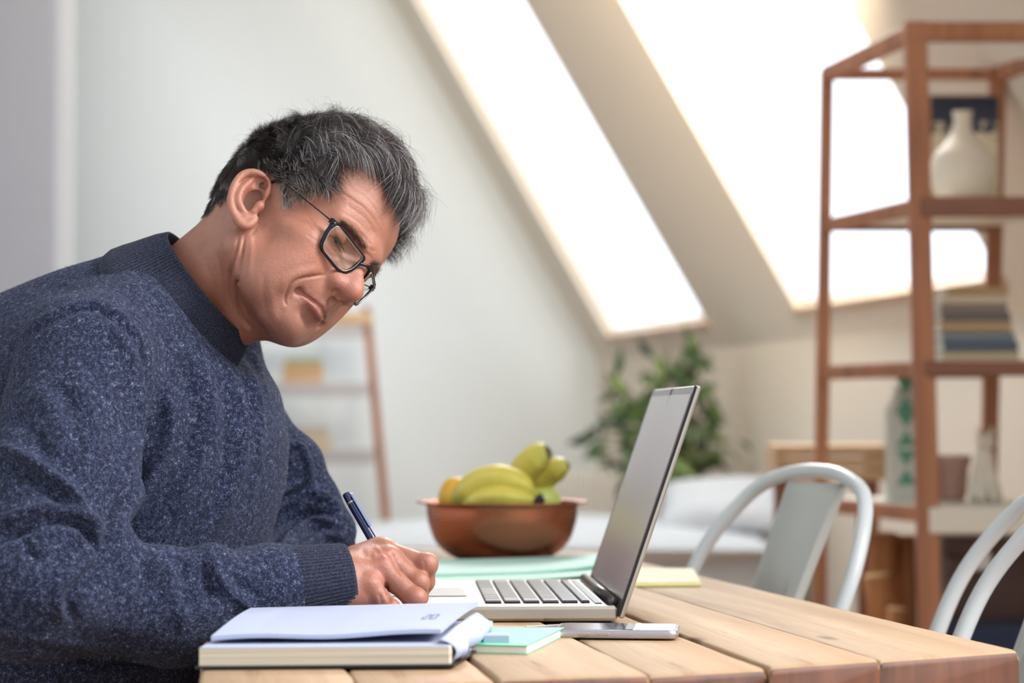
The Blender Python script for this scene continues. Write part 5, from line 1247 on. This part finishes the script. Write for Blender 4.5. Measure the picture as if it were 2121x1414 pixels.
# stray fly-away hairs
ns = 260; sel = rh.choice(np.where((topw > .4) | (U_ > 70))[0], ns); Pf = np.zeros((ns, 9, 3)); Pf[:, 0] = hl[sel]; d = hn[sel] * 1.0 + ft[sel] * .7 + rh.normal(0, .35, (ns, 3)); d /= np.linalg.norm(d, axis=1)[:, None]; cv = rh.normal(0, .28, (ns, 3)) + np.array([0, -.12, .1])
for k in range(1, 9):
    Pf[:, k] = Pf[:, k - 1] + d * rh.uniform(3.2, 6.2, (ns, 1)); d = d + cv * .6; d /= np.linalg.norm(d, axis=1)[:, None]
strands('stray_hair', h2w(Pf * mm), .00007, np.tile([.12, .10, .10], (ns, 1)) * rh.uniform(.5, 3, (ns, 1)), man)
# brows and lashes: roots found on the visible skin
Qv = proj(Vh); dep = Vh[:, 1]; vis = (Nh * (np.array([0, 0, CAMZ]) - Vh)).sum(1) > 0
def surf(px, py):
    m = np.where(vis & (np.abs(Qv[:, 0] - px) < 4) & (np.abs(Qv[:, 1] - py) < 4))[0]
    if len(m) == 0: return None
    m = m[dep[m] < dep[m].min() + .006]; i = m[((Qv[m] - [px, py]) ** 2).sum(1).argmin()]; return Vh[i], Nh[i]
def brow(path, width, n, L0, dirpx, nm, tonec=(.03, .022, .022)):
    path = smooth_path([(x, y, 0) for x, y in path], 6)[:, :2]; out = []
    for _ in range(n):
        t_ = rh.uniform(0, 1); i = t_ * (len(path) - 1.001); j = int(i); c = path[j] * (1 - i + j) + path[j + 1] * (i - j); tg = path[min(j + 1, len(path) - 1)] - path[j]; tg /= np.linalg.norm(tg) + 1e-9; nr_ = np.array([-tg[1], tg[0]])
        c = c + nr_ * rh.normal(0, width * .38) * (1 - .5 * t_); s_ = surf(*c)
        if s_ is None: continue
        p, nn = s_; dd = (tg * dirpx[0] + nr_ * dirpx[1]); w1 = rt * dd[0] + upv * -dd[1]; w1 = w1 - nn * w1.dot(nn); w1 /= np.linalg.norm(w1) + 1e-9; w1 = w1 + nn * .35 + rh.normal(0, .18, 3); w1 /= np.linalg.norm(w1)
        L = L0 * rh.uniform(.6, 1.2); q = [p - nn * .0005]
        for k in range(5): q.append(q[-1] + w1 * L / 5); w1 = w1 - nn * .10; w1 /= np.linalg.norm(w1)
        out.append(q)
    out = np.array(out); strands(nm, out, .00009, np.tile(tonec, (len(out), 1)) * rh.uniform(.6, 2.4, (len(out), 1)), man)
brow([(756, 520), (748, 506), (738, 491), (727, 476), (712, 462)], 9, 330, .0085, (1, .25), 'eyebrow')
brow([(762, 548), (772, 550), (779, 558), (785, 572)], 9, 220, .008, (1, -.2), 'eyebrow')
# lashes on the lid edge
for s in (-1, 1):
    out = []
    for i in range(110):
        a = i / 109; x = (22 + 22 * a); base_ = np.array([x, 19.1 - .8 * a + 1.4 * math.sin(math.pi * a), 75.6 - 7.4 * a * a]); dv = np.array([(a - .4) * .5, -.65, .75]) + rh.normal(0, .08, 3); dv /= np.linalg.norm(dv); q = []
        for k in range(5): q.append(base_ + dv * k * 1.6 + np.array([0, .16 * k * k * .5, 0]))
        out.append(np.array(q) * [s, 1, 1])
    strands('eyelashes', h2w(np.array(out) * mm), .00013, np.tile([.015, .012, .012], (110, 1)), man)
# ---- glasses
gl_ = empty('eyeglasses', h2w(np.array([0, 5, 98]) * mm), 'black rectangular eyeglasses worn low on the nose of the man', 'glasses')
M_gfr = mat('glasses_frame', (12, 12, 28), .25, 0, .35); M_lens = bpy.data.materials.new('lens_glass'); M_lens.use_nodes = True; _n = M_lens.node_tree
for x in list(_n.nodes): _n.nodes.remove(x)
_o = _n.nodes.new('ShaderNodeOutputMaterial'); _tr = _n.nodes.new('ShaderNodeBsdfTransparent'); _tr.inputs[0].default_value = (.93, .94, .93, 1); _g = _n.nodes.new('ShaderNodeBsdfGlossy'); _g.inputs['Roughness'].default_value = .01
_mx = _n.nodes.new('ShaderNodeMixShader'); _lw = _n.nodes.new('ShaderNodeLayerWeight'); _lw.inputs[0].default_value = .25; _fr = _n.nodes.new('ShaderNodeMath'); _fr.operation = 'MULTIPLY_ADD'; _fr.inputs[1].default_value = .10; _fr.inputs[2].default_value = .012; _n.links.new(_lw.outputs['Facing'], _fr.inputs[0])
_n.links.new(_fr.outputs[0], _mx.inputs[0]); _n.links.new(_tr.outputs[0], _mx.inputs[1]); _n.links.new(_g.outputs[0], _mx.inputs[2]); _n.links.new(_mx.outputs[0], _o.inputs[0])
GC = np.array([0, GU, GF]) if 'GU' in globals() else np.array([0, 11.5, 95.5])
tiltg = math.radians(3)
def gp(s, x, y, z=0):        # lens-plane coordinates in mm: x from bridge outwards, y up, z forward
    wr_ = math.radians(19.0); X = 9 + x * math.cos(wr_); Z = -x * math.sin(wr_) - .0025 * x * x * .6 + z; Y = y * math.cos(tiltg) ; Z2 = Z + y * math.sin(tiltg)
    return h2w((np.array([s * X, GC[1] + Y, GC[2] + Z2])) * mm)
def outline(n=10):
    c = [(1.5, 12.5), (49, 15.5), (51.5, 6), (45, -14.5), (12, -16), (3, -8)]; P_ = []
    m_ = len(c); rr = [5, 5, 9, 9, 10, 12]
    for i in range(m_):
        a, b, d_ = np.array(c[i - 1], float), np.array(c[i], float), np.array(c[(i + 1) % m_], float); e1 = (a - b) / np.linalg.norm(a - b); e2 = (d_ - b) / np.linalg.norm(d_ - b); r_ = rr[i]
        p, q = b + e1 * r_ * .8, b + e2 * r_ * .8
        for t_ in np.linspace(0, 1, n): P_.append((1 - t_) ** 2 * p + 2 * t_ * (1 - t_) * b + t_ * t_ * q)
    return P_
OL = outline()
for s in (-1, 1):
    V = []; n = len(OL); cen_ = np.mean(OL, 0)
    for (ins_, z) in ((1.2, 1.2), (-1.2, 1.4), (-1.9, 0), (-1.2, -1.4), (1.2, -1.4)):
        for p in OL:
            dv = p - cen_; dv /= np.linalg.norm(dv); top_ = .7 if p[1] > 8 else 0; q = p - dv * (ins_ if ins_ > 0 else ins_ - top_); V.append(gp(s, q[0], q[1], z))
    F = [(k * n + j, k * n + (j + 1) % n, ((k + 1) % 5) * n + (j + 1) % n, ((k + 1) % 5) * n + j) for k in range(5) for j in range(n)]
    mesh_obj('rim', V, F, M_gfr, gl_, True, auto=50)
    V = [gp(s, p[0] - (p - cen_)[0] * .02, p[1] - (p - cen_)[1] * .02, z) for z in (.5, -.5) for p in OL]; F = [tuple(range(n)), tuple(range(2 * n - 1, n - 1, -1))] + [(j, n + j, n + (j + 1) % n, (j + 1) % n) for j in range(n)]
    mesh_obj('lens', V, F, M_lens, gl_, False)
    ir = [gp(s, *(p - (p - cen_) / np.linalg.norm(p - cen_) * (2.0 if p[1] > 8 else 1.4)), 1.15) for p in OL]; V, F = tube(ir + ir[:1], .00038, 6, False); mesh_obj('lens_edge', V, F, M_alu, gl_, True)
    hg = gp(s, 52, 13.5, -1.5); earp = h2w(np.array([s * 76.5, 29, -1]) * mm); mid = h2w(np.array([s * 78, 31, 9]) * mm)
    pth = smooth_path([hg, hg + (mid - hg) * .5 + hL * s * .0015, mid, earp, h2w(np.array([s * 73, 24, -8]) * mm)], 8); V, F = tube(pth, np.interp(np.linspace(0, 1, len(pth)), [0, .04, .6, .7, 1], [.0012, .00065, .00065, .0013, .0014]), 8); mesh_obj('temple', V, F, M_gfr, gl_, True)
    mb = MB(); mb.box(hg, (.0022, .0028, .0026), HM, .0006); o = mb.obj('hinge', M_gfr, gl_)
    V, F = tube([hg + hF * .0032 - hU * .0002, hg + hF * .0040 - hU * .0002], .0007, 10); mesh_obj('screw', V, F, M_alu, o, True)
    mb = MB(); V, F = tube(smooth_path([gp(s, 4, -7, -1), gp(s, 2, -8, -5), gp(s, 1.5, -10, -7)], 4), .0006, 6); o = mesh_obj('pad_arm', V, F, M_alu, gl_, True)
V, F = tube(smooth_path([gp(-1, 1.5, 5, 0), gp(-1, -6, 9, 1.5), gp(1, -6, 9, 1.5), gp(1, 1.5, 5, 0)], 6), .0017, 10); mesh_obj('bridge', V, F, M_gfr, gl_, True)
# ---- pen
pa, pb, pc_ = W(716, 1022, 2.215), W(772, 1118, 2.20), W(856, 1262, 2.178)
pd_ = (pc_ - pa); PL = np.linalg.norm(pd_); pd_ /= PL
pen = empty('pen', (pa + pc_) / 2, 'dark blue ballpoint pen held in the right hand of the man', 'pen')
M_pen = mat('pen_blue', (22, 30, 78), .15, .1, .8)
V, F = tube([pa + pd_ * t_ for t_ in (0, .002, .008, .012, .014, .06, .10, PL * .93)], [.0034, .0040, .0042, .0042, .0045, .0046, .0046, .0042], 18); mesh_obj('barrel', V, F, M_pen, pen, True, auto=50)
V, F = tube([pa + pd_ * t_ for t_ in (PL * .93, PL * .98, PL)], [.0040, .0018, .0006], 14); mesh_obj('tip', V, F, M_alu, pen, True)
V, F = tube([pa + pd_ * t_ for t_ in (.010, .012)], .0046, 18); mesh_obj('ring', V, F, M_alu, pen, True)
sd_ = np.cross(pd_, vw); sd_ /= np.linalg.norm(sd_); sd_ = sd_ if sd_[0] > 0 else -sd_; sf = sd_ * .8 - vw * .6; sf /= np.linalg.norm(sf); s2 = np.cross(pd_, sf)
mb = MB(); mb.box(pa + pd_ * .022 + sf * .0062, (.0007, .0018, .019), np.stack([sf, s2, pd_], 1), .0004); mb.box(pa + pd_ * .004 + sf * .0048, (.0022, .0018, .0018), np.stack([sf, s2, pd_], 1), .0004); mb.obj('clip', mat('pen_clip', (150, 170, 215), .2, .6), pen)
# writing sheet under the hand
wq = [XY(720, 1330), XY(905, 1330), XY(925, 1258), XY(760, 1262)]
wp = empty('writing_pad', (*np.mean(wq, 0), .75), 'white note pad under the writing hand, mostly behind the open notebook', 'notepad')
sheet('pad_sheets', wq, .7506, .004, M_pgw, wp)
Cn_ = W(433, 589, 2.272); an = rt * .775 + upv * .620 - vw * .10; an /= np.linalg.norm(an); e1 = rt * .62 - upv * .775; e1 -= an * e1.dot(an); e1 /= np.linalg.norm(e1); e2 = np.cross(an, e1)
if e2.dot(vw) > 0: e2 = -e2
# ---------------------------------------------------------------- sweater
def build_sweater():
    f = Field(W(-75, 1720, 2.30) - [.06, .36, 0], W(760, 470, 2.3) + [.10, .42, .03], .0033)
    P = W; g_ = .025
    f.ell(P(272, 925, 2.295), (.148, .158, .178), None, .02)
    f.ell(P(190, 840, 2.31), (.130, .17, .128), None, .04)
    f.cone(P(270, 950, 2.29), P(140, 1330, 2.30), .150, .165, .05); f.cone(P(140, 1330, 2.30), P(60, 1650, 2.33), .165, .17, .05)
    f.cone(P(395, 650, 2.285), P(215, 738, 2.17), .066, .068, .035); f.cone(P(395, 640, 2.285), P(425, 770, 2.45), .066, .062, .04)
    f.cone(P(395, 665, 2.28), P(330, 810, 2.28), .072, .12, .04)
    f.cone(P(300, 592, 2.29), P(60, 742, 2.31), .040, .075, .03)
    f.ell(Cn_ + an * .074 + e1 * .01, (.118, .16, .16), np.stack([an, e1, e2], 1), .012, True)
    # sleeves
    f.cone(P(180, 745, 2.125), P(128, 990, 2.07), .067, .070, .012); f.cone(P(128, 990, 2.07), P(70, 1215, 2.02), .070, .066, .012)
    f.cone(P(70, 1215, 2.03), P(360, 1260, 2.085), .064, .051, .02); f.cone(P(360, 1260, 2.085), P(560, 1222, 2.115), .051, .041, .02); f.cone(P(560, 1222, 2.115), P(726, 1194, 2.14), .039, .0305, .02)
    f.cone(P(425, 800, 2.46), P(560, 1000, 2.49), .062, .056, .025); f.cone(P(560, 1000, 2.49), P(645, 1140, 2.50), .056, .047, .02)
    f.cone(P(645, 1140, 2.50), P(540, 1205, 2.33), .046, .037, .015); f.cone(P(540, 1205, 2.33), P(495, 1228, 2.26), .037, .030, .01)
    # big soft folds as volume
    for c, r in (((262, 1168, 2.04), .020), ((345, 1170, 2.055), .017), ((438, 1170, 2.07), .021), ((210, 1120, 2.03), .026)): f.ell(P(*c), r, None, .018)
    for c, r in (((612, 960, 2.47), .030), ((655, 1040, 2.47), .028), ((690, 1100, 2.46), .026)): f.ell(P(*c), r, None, .02)
    return f.mesh(2)
Vs, Fs = build_sweater(); Ns = vnormals(Vs, Fs)
# keep the part that follows the cuff / waist openings only
fac = (Ns * (np.array([0, 0, CAMZ]) - Vs)).sum(1) > -.02
nearm = fac & (Vs[:, 1] < 2.36)
farm = fac & (Vs[:, 1] >= 2.30)
L1 = [  # near side folds
    ([(306, 790), (300, 880), (283, 960), (255, 1030), (222, 1100)], 7, -9), ([(292, 800), (286, 880), (268, 960), (238, 1030)], 12, 4),
    ([(0, 745), (80, 680), (150, 645), (200, 640), (260, 680), (295, 730), (308, 800), (300, 880), (283, 960), (255, 1030), (225, 1090)], 6, -4.5),
    ([(0, 735), (80, 668), (150, 632), (205, 626), (265, 664), (305, 720)], 7, 2.5), ([(200, 655), (250, 700), (278, 760), (288, 830), (280, 910)], 14, 5),
    ([(322, 760), (352, 850), (345, 930), (300, 1010), (262, 1080)], 16, 6), ([(300, 950), (262, 1030), (225, 1110), (222, 1140)], 12, -8),
    ([(390, 700), (430, 790), (440, 880), (400, 980), (350, 1060)], 18, 4), ([(370, 740), (395, 820), (398, 900), (370, 980)], 14, -4),
    ([(470, 760), (505, 850), (500, 950), (470, 1040), (430, 1120)], 12, 5), ([(450, 780), (470, 860), (465, 960), (430, 1040)], 12, -4),
    ([(490, 730), (528, 800), (540, 880), (535, 960), (515, 1050)], 7, 4), ([(505, 760), (518, 850), (515, 940)], 7, -3.5), ([(515, 720), (540, 770), (550, 830)], 6, 3),
    ([(-20, 915), (50, 945), (110, 985), (150, 1020), (185, 1065)], 10, 8), ([(-20, 945), (60, 985), (110, 1020), (140, 1060)], 16, -7),
    ([(-20, 1100), (40, 1068), (110, 1052), (180, 1070), (215, 1110)], 12, 8), ([(-20, 1128), (30, 1105), (100, 1082), (160, 1088), (200, 1130), (216, 1160)], 9, -8),
    ([(50, 1110), (58, 1140), (80, 1160)], 10, -5), ([(60, 1095), (100, 1090), (150, 1100), (190, 1140)], 14, 3),
    ([(190, 1130), (170, 1170), (130, 1210), (118, 1250), (135, 1285)], 11, 8), ([(215, 1160), (180, 1195), (148, 1230), (145, 1265), (170, 1300)], 12, -6),
    ([(262, 1150), (262, 1190), (240, 1230)], 14, 3), ([(300, 1160), (300, 1200), (285, 1240)], 9, -5), ([(340, 1155), (350, 1200), (345, 1250)], 13, 4),
    ([(375, 1160), (385, 1205), (378, 1260)], 9, -5.5), ([(395, 1150), (385, 1200), (375, 1250), (380, 1310)], 10, 4), ([(425, 1165), (428, 1210), (440, 1250)], 11, -4.5), ([(445, 1160), (458, 1205), (500, 1245), (530, 1262)], 10, 5), ([(480, 1180), (500, 1210), (540, 1235)], 9, -3.5),
    ([(60, 800), (120, 860), (140, 940)], 22, 4), ([(20, 850), (70, 900), (100, 960)], 18, -4), ([(150, 760), (190, 850), (190, 930)], 20, 3.5), ([(120, 790), (150, 860), (155, 930)], 14, -3),
    ([(60, 590), (130, 600), (200, 605)], 14, -2), ([(250, 560), (300, 640), (340, 700)], 16, 2.5),
    ([(-10, 1330), (100, 1350), (250, 1370), (400, 1372)], 9, -4), ([(20, 1250), (90, 1300), (200, 1330), (330, 1340)], 26, -3),
]
L2 = [([(600, 925), (585, 960), (560, 990)], 8, -5), ([(608, 915), (628, 935), (640, 985), (600, 1010), (560, 1020)], 7, 4.5), ([(640, 990), (610, 1020), (570, 1035)], 7, -5),
      ([(640, 1012), (690, 1040), (700, 1070)], 7, 4), ([(690, 1062), (640, 1065), (590, 1095), (560, 1130)], 7, -4.5), ([(700, 1078), (650, 1078), (600, 1108), (570, 1140)], 6, 4.5), ([(705, 1092), (655, 1095), (610, 1122)], 5, -4),
      ([(712, 1108), (665, 1108), (625, 1132)], 5, 4), ([(718, 1122), (670, 1122), (640, 1142)], 4, -3.5), ([(575, 880), (560, 930), (545, 960)], 7, -3)]
Vs = creases(Vs, Ns, nearm, L1, 1.15); Vs = creases(Vs, Ns, farm, L2, 1.7)
Vs = lapv(Vs, Fs, .4)
# broad low lumps of soft wool
ph = rng.uniform(0, 6, 8)
# carve off what lies inside the neck hole and past the cuffs
rel = Vs - Cn_; ax_ = rel @ an; keep = ~((ax_ > -.060) & (np.linalg.norm(rel - ax_[:, None] * an, axis=1) < .074))
cw = W(722, 1192, 2.14); ca1 = W(726, 1194, 2.14) - W(560, 1222, 2.115); ca1 /= np.linalg.norm(ca1); keep &= ~(((Vs - cw) @ ca1 > -.052) & (np.linalg.norm(Vs - cw, axis=1) < .10))
keep &= Vs[:, 2] > .44
Fs = Fs[keep[Fs].all(1)]
us = np.unique(Fs); rm = np.full(len(Vs), -1); rm[us] = np.arange(len(us)); Fs = rm[Fs]; Vs = Vs[us]; Ns = vnormals(Vs, Fs)
M_wool = mat('melange_wool', (60, 66, 92), .95, 0, .15); t = NT(M_wool)
co = t.coord((1, 1, 1)); n1 = t.noise(co, 620, 5, .8, .6); n2 = t.noise(co, 210, 4, .6); n3 = t.noise(co, 18, 3, .6)
sm = t.n('ShaderNodeMath', operation='MULTIPLY_ADD'); t.l(n2, sm.inputs[0]); sm.inputs[1].default_value = .45; t.l(n1, sm.inputs[2])
c = t.ramp(sm.outputs[0], [(.52, (14, 16, 30)), (.70, (32, 36, 60)), (.82, (72, 82, 116)), (.96, (168, 178, 204))]); t.l(c, t.b.inputs['Base Color'])
t.b.inputs['Sheen Weight'].default_value = .08; t.b.inputs['Sheen Roughness'].default_value = .5; t.b.inputs['Sheen Tint'].default_value = (.75, .82, 1, 1)
t.bump(sm.outputs[0], .9, .0022)
sw = mesh_obj('sweater', Vs, Fs, M_wool, man)
M_rib = mat('ribbed_wool', (50, 54, 78), .95, 0, .15); t = NT(M_rib); co = t.coord((1, 1, 1)); n1 = t.noise(co, 600, 5, .75, .4); t.l(t.ramp(n1, [(.38, (22, 24, 40)), (.56, (46, 51, 74)), (.76, (104, 112, 138))]), t.b.inputs['Base Color']); t.bump(n1, .8, .0016)
t.b.inputs['Sheen Weight'].default_value = .12
def ribband(sections, ribs, amp, name, per=6, zig=True):    # sections: (centre, e1, e2, r1, r2)
    n = ribs * per; a = np.linspace(0, 2 * math.pi, n, endpoint=False); V = []
    for i, (c, f1, f2, r1, r2, am) in enumerate(sections):
        rb = am * amp * (np.abs(np.cos(a * ribs / 2)) * 2 - 1)
        V.append(c + np.outer((r1 + rb) * np.cos(a), f1) + np.outer((r2 + rb) * np.sin(a), f2))
    k = len(V); V = np.vstack(V); j = np.arange(n); F = np.vstack([np.stack([i * n + j, i * n + (j + 1) % n, (i + 1) * n + (j + 1) % n, (i + 1) * n + j], 1) for i in range(k - 1)])
    return mesh_obj(name, V, F, M_rib, sw)
secs = []
S_ = [(-.072, .090, .100, 0), (-.064, .093, .104, .5), (-.056, .0925, .104, 1), (-.044, .0880, .098, 1), (-.034, .0835, .0925, 1), (-.022, .0785, .0860, 1), (-.010, .0735, .0790, 1), (-.003, .0695, .0735, 1), (.0006, .0676, .0715, .8), (.0, .0655, .0695, .5), (-.006, .0640, .068, .4), (-.03, .0635, .067, .2)]
for (a_, r1, r2, am) in S_: secs.append((Cn_ + an * a_ - e1 * (.0 + .06 * a_), e1, e2, r1, r2, am))
ribband(secs, 120, .0007, 'collar')
cf = []; fx = np.cross(ca1, [0, 0, 1]); fx /= np.linalg.norm(fx); fz = np.cross(fx, ca1)
for (a_, r, am) in [(-.066, .0345, 0), (-.058, .0378, .7), (-.05, .0375, 1), (-.035, .0355, 1), (-.018, .0338, 1), (-.004, .0325, 1), (.0, .0315, .8), (.0004, .0300, .5), (-.004, .0288, .3), (-.03, .0278, 0)]: cf.append((cw + ca1 * a_ - np.array([0, 0, .0025]), fx, fz, r * 1.03, r * 1.05, am))
ribband(cf, 64, .0006, 'cuff')
# short wool fibres standing off the knit
rf = np.random.default_rng(9)
nfz = 60000
vis_s = ((Ns * (np.array([0, 0, CAMZ]) - Vs)).sum(1) > -.25)
pf, nf = sample_surface(Vs, Fs, Ns, vis_s, nfz, rf)
Pz = np.zeros((nfz, 5, 3)); Pz[:, 0] = pf - nf * .0006; d = nf * .75 + rf.normal(0, .6, (nfz, 3)); d /= np.linalg.norm(d, axis=1)[:, None]; Lz = rf.uniform(.0012, .0034, (nfz, 1)); cvz = rf.normal(0, .7, (nfz, 3))
for k in range(1, 5): Pz[:, k] = Pz[:, k - 1] + d * Lz / 4 * 1.2; d = d + cvz * .5 - nf * .12; d /= np.linalg.norm(d, axis=1)[:, None]
tz = np.where(rf.uniform(0, 1, (nfz, 1)) < .30, [[.30, .34, .46]], [[.028, .034, .07]]) * rf.uniform(.6, 1.3, (nfz, 1))
fz_o = strands('wool_fibres', Pz, .00006, tz, sw); fz_o['kind'] = 'stuff'
# trousers below the table line
M_trs = mat('dark_trousers', (36, 38, 50), .9)
ft_ = Field(W(-60, 1900, 2.3) - [.15, .4, .1], W(900, 1500, 2.4) + [.1, .3, .05], .008)
hipn, hipf = W(70, 1680, 2.22), W(90, 1680, 2.42); hipn[2] = hipf[2] = .50
for h_ in (hipn, hipf):
    kn_ = h_ + np.array([.40, -.02, .03]); an_ = kn_ + np.array([.02, 0, -.44]); ft_.cone(h_, kn_, .085, .062, .04); ft_.cone(kn_, an_, .058, .045, .02)
ft_.ell((hipn + hipf) / 2, (.14, .19, .11), None, .04)
Vq, Fq = ft_.mesh(1); mesh_obj('trousers', Vq, Fq, M_trs, man)
M_shoe = mat('brown_leather', (70, 46, 34), .45)
for h_ in (hipn, hipf):
    a_ = h_ + np.array([.42, -.02, 0]); a_[2] = .0; fs_ = Field(a_ + [-.12, -.08, -.01], a_ + [.24, .08, .16], .005)
    fs_.ell(a_ + [.07, 0, .035], (.135, .045, .035), None, .02); fs_.ell(a_ + [-.01, 0, .06], (.055, .042, .06), None, .02); fs_.cone(a_ + [0, 0, .07], a_ + [0, 0, .12], .042, .040, .01)
    Vx, Fx = fs_.mesh(1); Vx[:, 2] = np.maximum(Vx[:, 2], .001); mesh_obj('shoe', Vx, Fx, M_shoe, man)
# stool he sits on
stc = (hipn + hipf) / 2 * [1, 1, 0]; stl = empty('wooden_stool', stc, 'plain wooden stool the man sits on', 'stool')
mb = MB(); mb.lathe([(0, .36), (.16, .36), (.17, .37), (.17, .385), (.16, .392), (0, .392)], stc, 32); mb.obj('seat', M_tend, stl, True, 40)
for sx_ in (-1, 1):
    for sy_ in (-1, 1): mb = MB(); mb.beam(stc + [sx_ * .10, sy_ * .10, .365], stc + [sx_ * .15, sy_ * .15, 0], .03, .03, (1, 0, 0), .003); mb.obj('leg', M_tend, stl)
# cat figurine
p, e = CAT
fc_ = Field(p - [.05, .05, .005], p + [.05, .05, .20], .0022)
fc_.ell(p + [0, 0, .035], (.030, .034, .036), None, .01); fc_.ell(p + [0, -.006, .075], (.021, .022, .042), None, .015); fc_.ell(p + [0, -.014, .125], (.020, .019, .017), None, .008)
for s in (-1, 1):
    fc_.cone(p + [s * .011, -.012, .138], p + [s * .016, -.010, .158], .007, .0015, .004); fc_.cone(p + [s * .010, -.026, .065], p + [s * .011, -.034, .006], .008, .0075, .006); fc_.ell(p + [s * .024, -.006, .018], (.010, .022, .018), None, .008)
fc_.cone(p + [.02, .03, .012], p + [.035, .0, .010], .007, .005, .006); fc_.ell(p + [0, -.031, .120], (.006, .006, .005), None, .004)
Vc, Fc = fc_.mesh(1); mesh_obj('body', Vc, Fc, M_cer, e)
